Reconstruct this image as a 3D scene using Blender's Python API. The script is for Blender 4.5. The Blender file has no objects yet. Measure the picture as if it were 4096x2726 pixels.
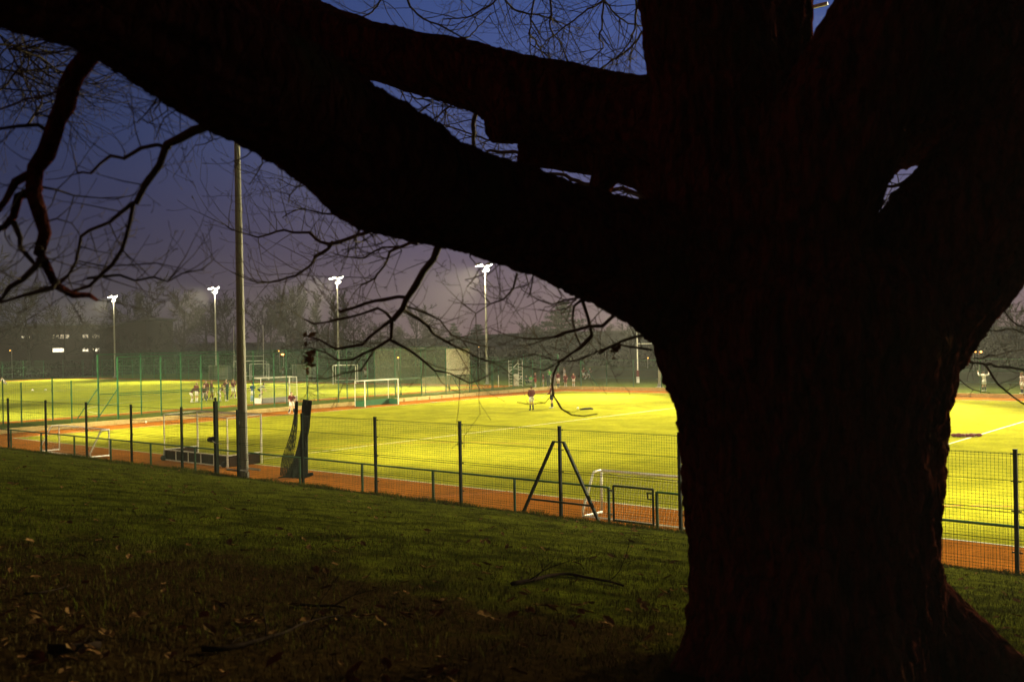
import bpy, math, random
import numpy as np
from mathutils import Vector, Matrix, noise as mnoise

# ------------------------------------------------------------------ camera
C = bpy.context.scene.collection
sc = bpy.context.scene
FPX, HC, ROLL, D = 3982.0, 5.07, math.radians(1.1), 1.7385
cd = bpy.data.cameras.new("camera"); cam = bpy.data.objects.new("camera", cd); C.objects.link(cam)
cd.sensor_width = 36.0; cd.lens = 36.0 * FPX / 4096.0; cd.clip_end = 5000; cd.clip_start = 0.05
cr, sr = math.cos(ROLL), math.sin(ROLL)
cam.matrix_world = Matrix(((cr, sr, 0, 0), (0, 0, -1, 0), (-sr, cr, 0, HC), (0, 0, 0, 1)))
cd.dof.use_dof = True; cd.dof.focus_distance = 40; cd.dof.aperture_fstop = 2.5
sc.camera = cam
# ------------------------------------------------------------------ sky
w = bpy.data.worlds.new("World"); sc.world = w; w.use_nodes = True
nt = w.node_tree; nt.nodes.clear()
def N(nt, t, **kw):
    n = nt.nodes.new(t)
    for k, v in kw.items(): setattr(n, k, v)
    return n
def ramp(nt, stops, interp='LINEAR'):
    r = N(nt, 'ShaderNodeValToRGB'); e = r.color_ramp.elements; r.color_ramp.interpolation = interp
    while len(e) > 1: e.remove(e[0])
    e[0].position = stops[0][0]; e[0].color = (*stops[0][1], 1)
    for p, c in stops[1:]:
        x = e.new(p); x.color = (*c, 1)
    return r
tc = N(nt, 'ShaderNodeTexCoord'); sep = N(nt, 'ShaderNodeSeparateXYZ')
nt.links.new(tc.outputs['Generated'], sep.inputs[0])
rl = ramp(nt, [(0.0, (.022, .02, .038)), (.06, (.028, .026, .052)), (.12, (.029, .031, .072)), (.2, (.023, .033, .09)), (.32, (.018, .03, .09)), (.45, (.008, .014, .045)), (1, (.004, .006, .015))])
rr = ramp(nt, [(0.0, (.2, .12, .13)), (.05, (.18, .12, .15)), (.12, (.115, .095, .17)), (.2, (.075, .098, .25)), (.32, (.05, .085, .26)), (.45, (.010, .016, .05)), (1, (.004, .006, .015))])
for r in (rl, rr): nt.links.new(sep.outputs['Z'], r.inputs[0])
mr = N(nt, 'ShaderNodeMapRange'); mr.inputs[1].default_value = -.5; mr.inputs[2].default_value = .12; mr.interpolation_type = 'SMOOTHSTEP'
nt.links.new(sep.outputs['X'], mr.inputs[0])
mx = N(nt, 'ShaderNodeMix', data_type='RGBA'); nt.links.new(mr.outputs[0], mx.inputs[0])
nt.links.new(rl.outputs[0], mx.inputs[6]); nt.links.new(rr.outputs[0], mx.inputs[7])
# dusk: the glow is in front of the camera, the sky behind it is already night
my = N(nt, 'ShaderNodeMapRange'); my.inputs[1].default_value = -.3; my.inputs[2].default_value = .6; my.inputs[3].default_value = .12
nt.links.new(sep.outputs['Y'], my.inputs[0])
sm_ = N(nt, 'ShaderNodeMix', data_type='RGBA', blend_type='MULTIPLY'); sm_.inputs[0].default_value = 1; nt.links.new(mx.outputs[2], sm_.inputs[6]); nt.links.new(my.outputs[0], sm_.inputs[7])
gd = N(nt, 'ShaderNodeVectorMath', operation='DOT_PRODUCT'); gd.inputs[1].default_value = (-.93, -.36, .05); nt.links.new(tc.outputs['Generated'], gd.inputs[0])
gr_ = ramp(nt, [(.5, (0, 0, 0)), (1, (.21, .047, .019))], 'EASE'); nt.links.new(gd.outputs['Value'], gr_.inputs[0])  # added red glow in the unseen sky behind left, put in to light the bark
ga = N(nt, 'ShaderNodeMix', data_type='RGBA', blend_type='ADD'); ga.inputs[0].default_value = 1; nt.links.new(sm_.outputs[2], ga.inputs[6]); nt.links.new(gr_.outputs[0], ga.inputs[7])
bg = N(nt, 'ShaderNodeBackground'); nt.links.new(ga.outputs[2], bg.inputs[0])
wo = N(nt, 'ShaderNodeOutputWorld'); nt.links.new(bg.outputs[0], wo.inputs[0])
# ------------------------------------------------------------------ exposure and render settings
sc.view_settings.view_transform = 'Standard'; sc.view_settings.look = 'None'; sc.view_settings.exposure = 0; sc.view_settings.gamma = 1
sc.cycles.volume_bounces = 0; sc.cycles.max_bounces = 6; sc.cycles.transparent_max_bounces = 12
sc.cycles.use_denoising = True; sc.cycles.sample_clamp_indirect = 4
LIGHT_COL = (1.0, .86, .5)
FLOOD_W = 106000.0
HAZE = .00036

# ------------------------------------------------------------------ frames of reference
TH = math.radians(40)
AV = Vector((-math.cos(TH), math.sin(TH), 0)); BV = Vector((math.sin(TH), math.cos(TH), 0)); UP = Vector((0, 0, 1))
def W(u, v, z=0.0): return AV * u + BV * v + UP * z           # u along the touch line, v across the pitch
def pix(px, py, d):                                             # a view ray of the survey photo (2356 wide) taken out to d metres
    xc, yc = px * D - 2048, py * D - 1363
    xr = xc * cr - yc * sr; yr = xc * sr + yc * cr
    return Vector((xr / FPX * d, d, HC - yr / FPX * d))
ANG_A = math.atan2(AV.y, AV.x)

# ------------------------------------------------------------------ mesh helpers
class MB:
    def __init__(s): s.v = []; s.f = []
    def add(s, vs, fs):
        o = len(s.v); s.v.extend([tuple(x) for x in vs]); s.f.extend([tuple(i + o for i in f) for f in fs]); return s
    def quad(s, a, b, c, d): return s.add([a, b, c, d], [(0, 1, 2, 3)])
    def box(s, c, ax, ay, az):      # centre and three half vectors
        c = Vector(c); P = [c + ax * i + ay * j + az * k for k in (-1, 1) for j in (-1, 1) for i in (-1, 1)]
        return s.add(P, [(0, 2, 3, 1), (4, 5, 7, 6), (0, 1, 5, 4), (2, 6, 7, 3), (0, 4, 6, 2), (1, 3, 7, 5)])
    def bx(s, c, sx, sy, sz, rz=0):
        x = Vector((math.cos(rz), math.sin(rz), 0)); y = Vector((-math.sin(rz), math.cos(rz), 0))
        return s.box(c, x * sx / 2, y * sy / 2, UP * sz / 2)
    def beam(s, a, b, wd, ht=None, up=UP):
        a = Vector(a); b = Vector(b); t = b - a; L = t.length
        if L < 1e-6: return s
        t /= L; x = t.cross(up)
        if x.length < 1e-4: x = t.cross(Vector((1, 0, 0)))
        x.normalize(); y = x.cross(t)
        return s.box((a + b) / 2, t * L / 2, x * wd / 2, y * (ht or wd) / 2)
    def tube(s, pts, rad, n=6, cap=True, side=None, flat=1.0, jit=None):
        pts = [Vector(p) for p in pts]; m = len(pts)
        if not hasattr(rad, '__len__'): rad = [rad] * m
        T = []
        for i in range(m):
            t = pts[min(i + 1, m - 1)] - pts[max(i - 1, 0)]
            T.append(t.normalized() if t.length > 1e-9 else Vector((0, 0, 1)))
        x = Vector(side) if side is not None else (Vector((1, 0, 0)) if abs(T[0].x) < .8 else Vector((0, 1, 0)))
        vs = []
        for i in range(m):
            if side is not None: x = Vector(side)
            x = x - T[i] * x.dot(T[i]); x.normalize(); y = T[i].cross(x)
            for k in range(n):
                a = 2 * math.pi * k / n; r = rad[i] * (jit(i, k) if jit else 1)
                vs.append(pts[i] + x * math.cos(a) * r + y * math.sin(a) * r * flat)
        fs = [(i * n + k, i * n + (k + 1) % n, (i + 1) * n + (k + 1) % n, (i + 1) * n + k) for i in range(m - 1) for k in range(n)]
        if cap: fs += [tuple(range(n - 1, -1, -1)), tuple((m - 1) * n + k for k in range(n))]
        return s.add(vs, fs)
    def ball(s, c, rx, ry=None, rz=None, n=10, m=7, rot=None):
        ry = ry or rx; rz = rz or rx; c = Vector(c); vs = [Vector((0, 0, rz))]
        for i in range(1, m):
            p = math.pi * i / m
            for k in range(n):
                a = 2 * math.pi * k / n; vs.append(Vector((rx * math.sin(p) * math.cos(a), ry * math.sin(p) * math.sin(a), rz * math.cos(p))))
        vs.append(Vector((0, 0, -rz)))
        if rot is not None: vs = [rot @ v for v in vs]
        fs = [(0, 1 + k, 1 + (k + 1) % n) for k in range(n)]
        for i in range(m - 2): fs += [(1 + i * n + k, 1 + (i + 1) * n + k, 1 + (i + 1) * n + (k + 1) % n, 1 + i * n + (k + 1) % n) for k in range(n)]
        l = len(vs) - 1; fs += [(l, 1 + (m - 2) * n + (k + 1) % n, 1 + (m - 2) * n + k) for k in range(n)]
        return s.add([v + c for v in vs], fs)
def obj(name, mb, mat, parent=None, smooth=False):
    """one mesh object; vertices given in world space unless the parent has none, stored relative to the parent's base"""
    me = bpy.data.meshes.new(name); off = Vector((0, 0, 0))
    p = parent
    while p is not None: off += p.location; p = p.parent
    me.from_pydata([(v[0] - off.x, v[1] - off.y, v[2] - off.z) for v in mb.v], [], mb.f)
    if smooth: me.polygons.foreach_set('use_smooth', [True] * len(me.polygons))
    if mat: me.materials.append(mat)
    o = bpy.data.objects.new(name, me); C.objects.link(o); o.parent = parent
    return o
def tag(o, label, cat, group=None):
    o['label'] = label; o['category'] = cat
    if group: o['group'] = group
    return o
def thing(name, label, cat, loc=(0, 0, 0), group=None):
    o = bpy.data.objects.new(name, None); C.objects.link(o); o.location = loc; o.empty_display_size = .2
    return tag(o, label, cat, group)
def struct(name, mb, mat, kind='structure'):
    o = obj(name, mb, mat); o['kind'] = kind; return o
def copy_tree(o, parent=None):
    c = o.copy(); C.objects.link(c); c.parent = parent
    for ch in o.children: copy_tree(ch, c)
    return c

# ------------------------------------------------------------------ materials
def mat(name, col, rough=.7, metal=0, var=0, scale=8, bump=0, bscale=60, col2=None, spec=.3, emit=None, estr=0, detail=4, stretch=None):
    m = bpy.data.materials.new(name); m.use_nodes = True; t = m.node_tree; b = t.nodes['Principled BSDF']
    b.inputs['Base Color'].default_value = (*col, 1); b.inputs['Roughness'].default_value = rough; b.inputs['Metallic'].default_value = metal
    b.inputs['Specular IOR Level'].default_value = spec
    if var or col2 or bump:
        co = N(t, 'ShaderNodeTexCoord'); src = co.outputs['Object']
        if stretch:
            mp = N(t, 'ShaderNodeMapping'); mp.inputs['Scale'].default_value = stretch; t.links.new(src, mp.inputs[0]); src = mp.outputs[0]
    if var or col2:
        nz = N(t, 'ShaderNodeTexNoise'); nz.inputs['Scale'].default_value = scale; nz.inputs['Detail'].default_value = detail; nz.inputs['Roughness'].default_value = .65
        t.links.new(src, nz.inputs[0])
        c2 = col2 or tuple(min(1, c * (1 + var)) for c in col); c1 = col if col2 else tuple(c * (1 - var) for c in col)
        r = ramp(t, [(.33, c1), (.67, c2)]); t.links.new(nz.outputs[0], r.inputs[0]); t.links.new(r.outputs[0], b.inputs['Base Color'])
    if bump:
        n2 = N(t, 'ShaderNodeTexNoise'); n2.inputs['Scale'].default_value = bscale; n2.inputs['Detail'].default_value = 3; t.links.new(src, n2.inputs[0])
        bp = N(t, 'ShaderNodeBump'); bp.inputs['Strength'].default_value = bump; bp.inputs['Distance'].default_value = .02
        t.links.new(n2.outputs[0], bp.inputs['Height']); t.links.new(bp.outputs[0], b.inputs['Normal'])
    if emit:
        b.inputs['Emission Color'].default_value = (*emit, 1); b.inputs['Emission Strength'].default_value = estr
    return m
M = {}
M['steel'] = mat('galvanised_steel', (.38, .38, .36), .45, .35, var=.18, scale=3, stretch=(6, 6, .6))
M['dull_steel'] = mat('weathered_steel', (.22, .215, .17), .6, .1, var=.3, scale=3, stretch=(7, 7, .5), bump=.2, bscale=10)
M['green_steel'] = mat('green_coated_steel', (.015, .10, .04), .5, var=.2, scale=4)
M['dark_steel'] = mat('dark_green_coated_steel', (.007, .022, .011), .6, spec=.15, var=.2, scale=4)
M['wire'] = mat('coated_wire', (.014, .04, .02), .7, spec=.15)
M['far_wire'] = mat('green_wire', (.04, .15, .06), .6)
M['white'] = mat('white_paint', (.88, .87, .8), .4, var=.08, scale=5)
M['line'] = mat('white_line_turf', (.62, .62, .56), .9, var=.2, scale=40)
M['orange_line'] = mat('orange_line_turf', (.38, .12, .012), .9, var=.15, scale=30)
M['board'] = mat('dark_board', (.045, .02, .009), .9, spec=.05, var=.2, scale=3)
M['green_board'] = mat('green_board', (.02, .13, .05), .5, var=.1, scale=4)
M['timber'] = mat('timber_board', (.5, .41, .17), .9, spec=0, col2=(.64, .54, .25), scale=5, bump=.3, bscale=20)
M['white_board'] = mat('white_board', (.7, .69, .62), .5, var=.08, scale=4)
M['rubber'] = mat('black_rubber', (.015, .015, .015), .8)
M['brick'] = mat('dark_brick', (.06, .04, .028), .9, var=.2, scale=3)
M['roof'] = mat('slate_roof', (.10, .11, .13), .6, var=.15, scale=2)
M['lit_window'] = mat('lit_window', (.8, .75, .6), .3, emit=(1, .87, .62), estr=2.2, var=.1, scale=1.5)
M['dim_window'] = mat('dim_window', (.5, .45, .3), .3, emit=(1, .85, .58), estr=.6)
M['dark_glass'] = mat('dark_glass', (.02, .024, .03), .1)
M['lamp'] = mat('lamp_glass', (.9, .9, .85), .3, emit=(1, .93, .74), estr=90)
M['lamp_body'] = mat('lamp_housing', (.3, .3, .29), .4, .6)
M['street'] = mat('sodium_lamp', (.9, .5, .2), .3, emit=(1, .36, .06), estr=14)
M['skin'] = mat('skin', (.52, .32, .22), .6, var=.08, scale=20)
M['maroon'] = mat('maroon_cloth', (.12, .018, .022), .9, var=.2, scale=14)
M['white_cloth'] = mat('white_cloth', (.72, .70, .66), .9, var=.06, scale=14)
M['navy'] = mat('navy_cloth', (.012, .02, .04), .9, var=.2, scale=14)
M['dark_green_cloth'] = mat('dark_green_cloth', (.012, .035, .025), .9, var=.2, scale=14)
M['blue_cloth'] = mat('blue_cloth', (.03, .07, .36), .85, var=.2, scale=14)
M['light_blue'] = mat('light_blue_cloth', (.22, .32, .5), .85, var=.15, scale=14)
M['grey_cloth'] = mat('grey_cloth', (.42, .42, .44), .9, var=.15, scale=14)
M['red_cloth'] = mat('red_cloth', (.32, .03, .03), .9, var=.15, scale=14)
M['bright_green'] = mat('bright_green_cloth', (.10, .42, .08), .9, var=.15, scale=14)
M['black_cloth'] = mat('black_cloth', (.014, .013, .014), .9)
M['hair'] = mat('dark_hair', (.025, .015, .01), .7); M['fair_hair'] = mat('fair_hair', (.3, .19, .07), .7); M['brown_hair'] = mat('brown_hair', (.09, .045, .02), .7)
M['shoe'] = mat('pale_shoe', (.55, .55, .52), .6)
M['hoops'] = mat('hooped_cloth', (.55, .52, .5), .9)
def hoops():
    t = M['hoops'].node_tree; b = t.nodes['Principled BSDF']; co = N(t, 'ShaderNodeTexCoord'); wv = N(t, 'ShaderNodeTexWave'); wv.bands_direction = 'Z'; wv.inputs['Scale'].default_value = 2.6
    t.links.new(co.outputs['Object'], wv.inputs[0]); r = ramp(t, [(.45, (.12, .018, .022)), (.5, (.72, .7, .66))], 'CONSTANT'); t.links.new(wv.outputs['Fac'], r.inputs[0]); t.links.new(r.outputs[0], b.inputs['Base Color'])
hoops()
def painted_glow_mat(name, col, cell, thick, alpha_noise=0):
    """a speckled see-through sheet: lamp glow on fence mesh put into its colour"""
    m = bpy.data.materials.new(name); m.use_nodes = True; t = m.node_tree; b = t.nodes['Principled BSDF']
    b.inputs['Base Color'].default_value = (*col, 1); b.inputs['Roughness'].default_value = .9
    co = N(t, 'ShaderNodeTexCoord'); nz = N(t, 'ShaderNodeTexNoise'); nz.inputs['Scale'].default_value = cell; nz.inputs['Detail'].default_value = 5
    mp = N(t, 'ShaderNodeMapping'); mp.inputs['Scale'].default_value = (1, 1, 1); t.links.new(co.outputs['Object'], mp.inputs[0]); t.links.new(mp.outputs[0], nz.inputs[0])
    r = ramp(t, [(thick - .08, (0, 0, 0)), (thick + .08, (1, 1, 1))]); t.links.new(nz.outputs[0], r.inputs[0]); t.links.new(r.outputs[0], b.inputs['Alpha'])
    return m
M['black_net'] = mat('black_netting', (.008, .008, .007), 1, spec=.02, var=.3, scale=30, bump=.5, bscale=50)
M['bright_glow'] = painted_glow_mat('painted_bright_glow', (.55, .55, .42), 34, .49)  # pale colour stands in for floodlight and haze on the fence wires
M['white_net'] = mat('white_net_cord', (.6, .6, .55), .9)

def turf_mat(name, c1, c2, fine=90.0):
    m = bpy.data.materials.new(name); m.use_nodes = True; t = m.node_tree; b = t.nodes['Principled BSDF']; b.inputs['Roughness'].default_value = 1; b.inputs['Specular IOR Level'].default_value = 0
    co = N(t, 'ShaderNodeTexCoord')
    mp = N(t, 'ShaderNodeMapping'); mp.inputs['Rotation'].default_value = (0, 0, -ANG_A); t.links.new(co.outputs['Object'], mp.inputs[0])
    a = N(t, 'ShaderNodeTexNoise'); a.inputs['Scale'].default_value = fine / 12; a.inputs['Detail'].default_value = 8; a.inputs['Roughness'].default_value = .75; t.links.new(mp.outputs[0], a.inputs[0])
    l = N(t, 'ShaderNodeTexNoise'); l.inputs['Scale'].default_value = .5; l.inputs['Detail'].default_value = 9; l.inputs['Roughness'].default_value = .72; t.links.new(mp.outputs[0], l.inputs[0])
    sp = N(t, 'ShaderNodeSeparateXYZ'); t.links.new(mp.outputs[0], sp.inputs[0])
    st = N(t, 'ShaderNodeMath', operation='PINGPONG'); st.inputs[1].default_value = 2.0; t.links.new(sp.outputs['Y'], st.inputs[0])   # seams between the carpet rolls
    se = N(t, 'ShaderNodeMath', operation='LESS_THAN'); se.inputs[1].default_value = .03; t.links.new(st.outputs[0], se.inputs[0])
    r = ramp(t, [(.3, c1), (.7, c2)]); t.links.new(a.outputs[0], r.inputs[0])
    g = ramp(t, [(.32, (.62, .64, .6)), (.68, (1.22, 1.2, 1.2))]); t.links.new(l.outputs[0], g.inputs[0])
    mu = N(t, 'ShaderNodeMix', data_type='RGBA', blend_type='MULTIPLY'); mu.inputs[0].default_value = 1; t.links.new(r.outputs[0], mu.inputs[6]); t.links.new(g.outputs[0], mu.inputs[7])
    m2 = N(t, 'ShaderNodeMix', data_type='RGBA'); t.links.new(se.outputs[0], m2.inputs[0]); t.links.new(mu.outputs[2], m2.inputs[6]); m2.inputs[7].default_value = (*[c * .8 for c in c1], 1)
    t.links.new(m2.outputs[2], b.inputs['Base Color'])
    bp = N(t, 'ShaderNodeBump'); bp.inputs['Strength'].default_value = .6; bp.inputs['Distance'].default_value = .02; t.links.new(a.outputs[0], bp.inputs['Height']); t.links.new(bp.outputs[0], b.inputs['Normal'])
    return m
M['turf'] = turf_mat('sand_dressed_turf', (.16, .166, .010), (.315, .312, .019))
M['red_turf'] = turf_mat('red_turf', (.23, .078, .009), (.36, .13, .016))
M['turf2'] = turf_mat('older_turf', (.17, .19, .016), (.31, .335, .03))
M['field'] = mat('field_grass', (.045, .065, .01), 1, spec=0, col2=(.09, .11, .018), scale=1.2, detail=8, bump=.5, bscale=20)
M['hill'] = mat('hill_woods', (.03, .04, .045), 1, var=.3, scale=.05)
def bank_mat():
    m = bpy.data.materials.new('bank_grass'); m.use_nodes = True; t = m.node_tree; b = t.nodes['Principled BSDF']; b.inputs['Roughness'].default_value = 1; b.inputs['Specular IOR Level'].default_value = 0
    co = N(t, 'ShaderNodeTexCoord'); P = co.outputs['Object']
    f = N(t, 'ShaderNodeTexNoise'); f.inputs['Scale'].default_value = 14; f.inputs['Detail'].default_value = 9; f.inputs['Roughness'].default_value = .7; t.links.new(P, f.inputs[0])
    l = N(t, 'ShaderNodeTexNoise'); l.inputs['Scale'].default_value = .55; l.inputs['Detail'].default_value = 6; l.inputs['Roughness'].default_value = .65; t.links.new(P, l.inputs[0])
    gr = ramp(t, [(.36, (.018, .027, .003)), (.66, (.10, .108, .009))]); t.links.new(f.outputs[0], gr.inputs[0])
    li = ramp(t, [(.36, (.010, .005, .002)), (.6, (.036, .021, .006)), (.75, (.07, .048, .013))]); t.links.new(f.outputs[0], li.inputs[0])
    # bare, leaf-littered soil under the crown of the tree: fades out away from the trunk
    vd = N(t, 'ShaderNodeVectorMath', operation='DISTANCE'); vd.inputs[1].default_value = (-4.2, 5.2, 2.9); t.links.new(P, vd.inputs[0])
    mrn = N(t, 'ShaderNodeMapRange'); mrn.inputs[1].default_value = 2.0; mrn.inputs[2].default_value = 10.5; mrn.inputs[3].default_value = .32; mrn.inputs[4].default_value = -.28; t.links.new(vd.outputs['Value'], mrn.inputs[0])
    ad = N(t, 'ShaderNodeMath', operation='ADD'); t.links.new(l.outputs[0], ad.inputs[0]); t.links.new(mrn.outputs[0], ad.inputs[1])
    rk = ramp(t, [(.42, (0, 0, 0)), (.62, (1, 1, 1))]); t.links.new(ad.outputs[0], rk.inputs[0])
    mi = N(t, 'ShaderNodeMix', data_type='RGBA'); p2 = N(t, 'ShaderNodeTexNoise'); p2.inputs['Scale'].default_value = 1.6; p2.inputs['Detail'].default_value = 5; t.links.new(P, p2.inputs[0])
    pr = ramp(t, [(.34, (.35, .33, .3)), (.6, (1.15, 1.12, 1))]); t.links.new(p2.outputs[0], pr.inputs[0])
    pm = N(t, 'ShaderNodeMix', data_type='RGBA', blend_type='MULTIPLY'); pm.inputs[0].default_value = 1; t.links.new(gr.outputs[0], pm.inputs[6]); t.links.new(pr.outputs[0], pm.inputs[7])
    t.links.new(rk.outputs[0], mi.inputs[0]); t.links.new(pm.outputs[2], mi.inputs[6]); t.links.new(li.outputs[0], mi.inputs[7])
    t.links.new(mi.outputs[2], b.inputs['Base Color'])
    bp = N(t, 'ShaderNodeBump'); bp.inputs['Strength'].default_value = .8; bp.inputs['Distance'].default_value = .04; t.links.new(f.outputs[0], bp.inputs['Height']); t.links.new(bp.outputs[0], b.inputs['Normal'])
    return m
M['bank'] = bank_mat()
M['blade'] = mat('grass_blades', (.028, .04, .004), 1, spec=0, col2=(.10, .115, .012), scale=1.5)
M['dry_blade'] = mat('dry_grass_blades', (.04, .03, .01), 1, spec=0, col2=(.09, .07, .022), scale=3)
M['leaf'] = mat('dead_leaf', (.07, .028, .01), 1, spec=0, col2=(.2, .12, .045), scale=9)
def bark_mat():
    m = bpy.data.materials.new('bark'); m.use_nodes = True; t = m.node_tree; b = t.nodes['Principled BSDF']; b.inputs['Roughness'].default_value = 1; b.inputs['Specular IOR Level'].default_value = 0
    co = N(t, 'ShaderNodeTexCoord'); mp = N(t, 'ShaderNodeMapping'); mp.inputs['Scale'].default_value = (1, 1, .22); t.links.new(co.outputs['Object'], mp.inputs[0])
    a = N(t, 'ShaderNodeTexNoise'); a.inputs['Scale'].default_value = 16; a.inputs['Detail'].default_value = 8; a.inputs['Roughness'].default_value = .7; t.links.new(mp.outputs[0], a.inputs[0])
    mo = N(t, 'ShaderNodeTexNoise'); mo.inputs['Scale'].default_value = 1.3; mo.inputs['Detail'].default_value = 5; t.links.new(co.outputs['Object'], mo.inputs[0])
    r = ramp(t, [(.35, (.016, .005, .004)), (.6, (.13, .032, .022)), (.8, (.2, .06, .04))]); t.links.new(a.outputs[0], r.inputs[0])
    k = ramp(t, [(.56, (0, 0, 0)), (.72, (.7, .7, .7))]); t.links.new(mo.outputs[0], k.inputs[0])
    mi = N(t, 'ShaderNodeMix', data_type='RGBA'); t.links.new(k.outputs[0], mi.inputs[0]); t.links.new(r.outputs[0], mi.inputs[6]); mi.inputs[7].default_value = (.055, .055, .02, 1)
    t.links.new(mi.outputs[2], b.inputs['Base Color'])
    vo = N(t, 'ShaderNodeTexVoronoi', feature='DISTANCE_TO_EDGE'); vo.inputs['Scale'].default_value = 11; mv = N(t, 'ShaderNodeMapping'); mv.inputs['Scale'].default_value = (1, 1, .35); wn = N(t, 'ShaderNodeVectorMath', operation='ADD'); t.links.new(co.outputs['Object'], mv.inputs[0])
    n3 = N(t, 'ShaderNodeTexNoise'); n3.inputs['Scale'].default_value = 7; t.links.new(co.outputs['Object'], n3.inputs[0]); sc3 = N(t, 'ShaderNodeVectorMath', operation='SCALE'); sc3.inputs['Scale'].default_value = .12; t.links.new(n3.outputs['Color'], sc3.inputs[0])
    t.links.new(mv.outputs[0], wn.inputs[0]); t.links.new(sc3.outputs[0], wn.inputs[1]); t.links.new(wn.outputs[0], vo.inputs['Vector'])
    vr = ramp(t, [(0, (0, 0, 0)), (.16, (1, 1, 1))]); t.links.new(vo.outputs['Distance'], vr.inputs[0])
    hm2 = N(t, 'ShaderNodeMath', operation='MULTIPLY_ADD'); hm2.inputs[1].default_value = .6; t.links.new(vr.outputs[0], hm2.inputs[0]); t.links.new(a.outputs[0], hm2.inputs[2])
    bp = N(t, 'ShaderNodeBump'); bp.inputs['Strength'].default_value = 1; bp.inputs['Distance'].default_value = .06; t.links.new(hm2.outputs[0], bp.inputs['Height']); t.links.new(bp.outputs[0], b.inputs['Normal'])
    return m
M['bark'] = bark_mat()
M['twig'] = mat('twig_bark', (.05, .03, .018), .9, col2=(.095, .075, .035), scale=6)
M['dead_wood'] = mat('dead_wood', (.012, .008, .006), 1, spec=0, col2=(.03, .02, .014), scale=12)
M['far_bark'] = mat('far_bark', (.034, .028, .019), 1, spec=0, var=.25, scale=2)
M['pine'] = mat('conifer_needles', (.02, .045, .025), .9, col2=(.045, .075, .035), scale=.8)
M['hedge'] = mat('hedge_leaves', (.012, .012, .007), 1, spec=0, col2=(.03, .026, .013), scale=.5)

# ================================================================== SETTING
ZF = .30
rng = random.Random(7)
struct('ground', MB().quad((-1500, -1500, -.6), (1500, -1500, -.6), (1500, 1500, -.6), (-1500, 1500, -.6)), M['field'])
def sheet(name, pts, m): return struct(name, MB().add(pts, [tuple(range(len(pts)))]), m)
# near pitch: green turf, red run-off
sheet('pitch', [W(-40, 20, -.008), W(63, 20, -.008), W(63, 82.3, -.008), W(-40, 82.3, -.008)], M['red_turf']).name = 'pitch_surround'
sheet('pitch', [W(-33, 25.6, -.004), W(59.5, 25.6, -.004), W(59.5, 79.1, -.004), W(-33, 79.1, -.004)], M['turf'])
lm = MB()
def line(mb, a, b, wd=.075, z=0.0):
    a = W(*a, z); b = W(*b, z); n = (b - a).cross(UP).normalized() * wd / 2
    mb.quad(a - n, b - n, b + n, a + n)
for a, b in [((-33, 25.6), (59.5, 25.6)), ((-33, 79.1), (59.5, 79.1)), ((59.5, 25.6), (59.5, 79.1)), ((37.4, 25.68), (37.4, 79.02)), ((14, 25.68), (14, 79.02)), ((-9.4, 25.68), (-9.4, 79.02))]: line(lm, a, b)
struct('pitch_markings', lm, M['line'])
om = MB()
def arc(mb, cu, cv, r, a0, a1, wd=.075, z=0.003, n=40):
    for i in range(n):
        a = math.radians(a0 + (a1 - a0) * i / n); b = math.radians(a0 + (a1 - a0) * (i + 1) / n)
        mb.quad(*[W(cu + (r + s) * math.cos(q), cv + (r + s) * math.sin(q), z) for s, q in ((-wd / 2, a), (wd / 2, a), (wd / 2, b), (-wd / 2, b))])
arc(om, 30.2, 28.9, 9.0, -160, 100); arc(om, 5.5, 25.7, 6.0, 10, 120); arc(om, 52.5, 71.5, 5.0, 150, 215)
struct('football_markings', om, M['orange_line'])
# raised field and second pitch beyond the timber boards
fm = MB()
fm.add([W(63.08, 12, ZF - .012), W(420, 12, ZF - .012), W(420, 520, ZF - .012), W(63.08, 520, ZF - .012)], [(0, 1, 2, 3)])
fm.add([W(-420, 82.42, ZF - .012), W(63.08, 82.42, ZF - .012), W(63.08, 520, ZF - .012), W(-420, 520, ZF - .012)], [(0, 1, 2, 3)])
struct('field', fm, M['field'])
sheet('pitch_surround', [W(67.5, 20, ZF - .008), W(164, 20, ZF - .008), W(164, 81.6, ZF - .008), W(67.5, 81.6, ZF - .008)], M['red_turf'])
sheet('second_pitch', [W(69.3, 24.5, ZF - .004), W(160.8, 24.5, ZF - .004), W(160.8, 78.6, ZF - .004), W(69.3, 78.6, ZF - .004)], M['turf2'])
l2 = MB()
for a, b in [((69.3, 24.5), (69.3, 78.6)), ((69.3, 78.6), (160.8, 78.6)), ((92, 24.6), (92, 78.5)), ((115, 24.6), (115, 78.5)), ((160.8, 24.5), (160.8, 78.6))]: line(l2, a, b, z=ZF)
arc(l2, 69.3, 51.3, 14.6, -88, 88, z=ZF)
struct('second_pitch_markings', l2, M['line'])
f2 = MB()
for a, b in [((-20, 100), (62, 100)), ((62, 100), (62, 190)), ((-20, 125), (62, 125))]: line(f2, a, b, .12, ZF - .006)
struct('field_markings', f2, M['line'])
# far hills
hm = MB(); R0 = 620; K = 60
hv = []
for i in range(K + 1):
    a = math.radians(40 + 100 * i / K)
    h = 3.2 + 4 * mnoise.noise(Vector((i * .16, 1.3, 0))) + 3 * math.exp(-((i - 29) / 5) ** 2)
    hv += [Vector((R0 * math.cos(a), R0 * math.sin(a), -.8)), Vector((R0 * 1.06 * math.cos(a), R0 * 1.06 * math.sin(a), HC + max(1, h))), Vector((R0 * 1.25 * math.cos(a), R0 * 1.25 * math.sin(a), -.8))]
hm.add(hv, [(3 * i + k, 3 * i + 3 + k, 3 * i + 4 + k, 3 * i + 1 + k) for i in range(K) for k in (0, 1)])
struct('hills', hm, M['hill'])
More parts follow.
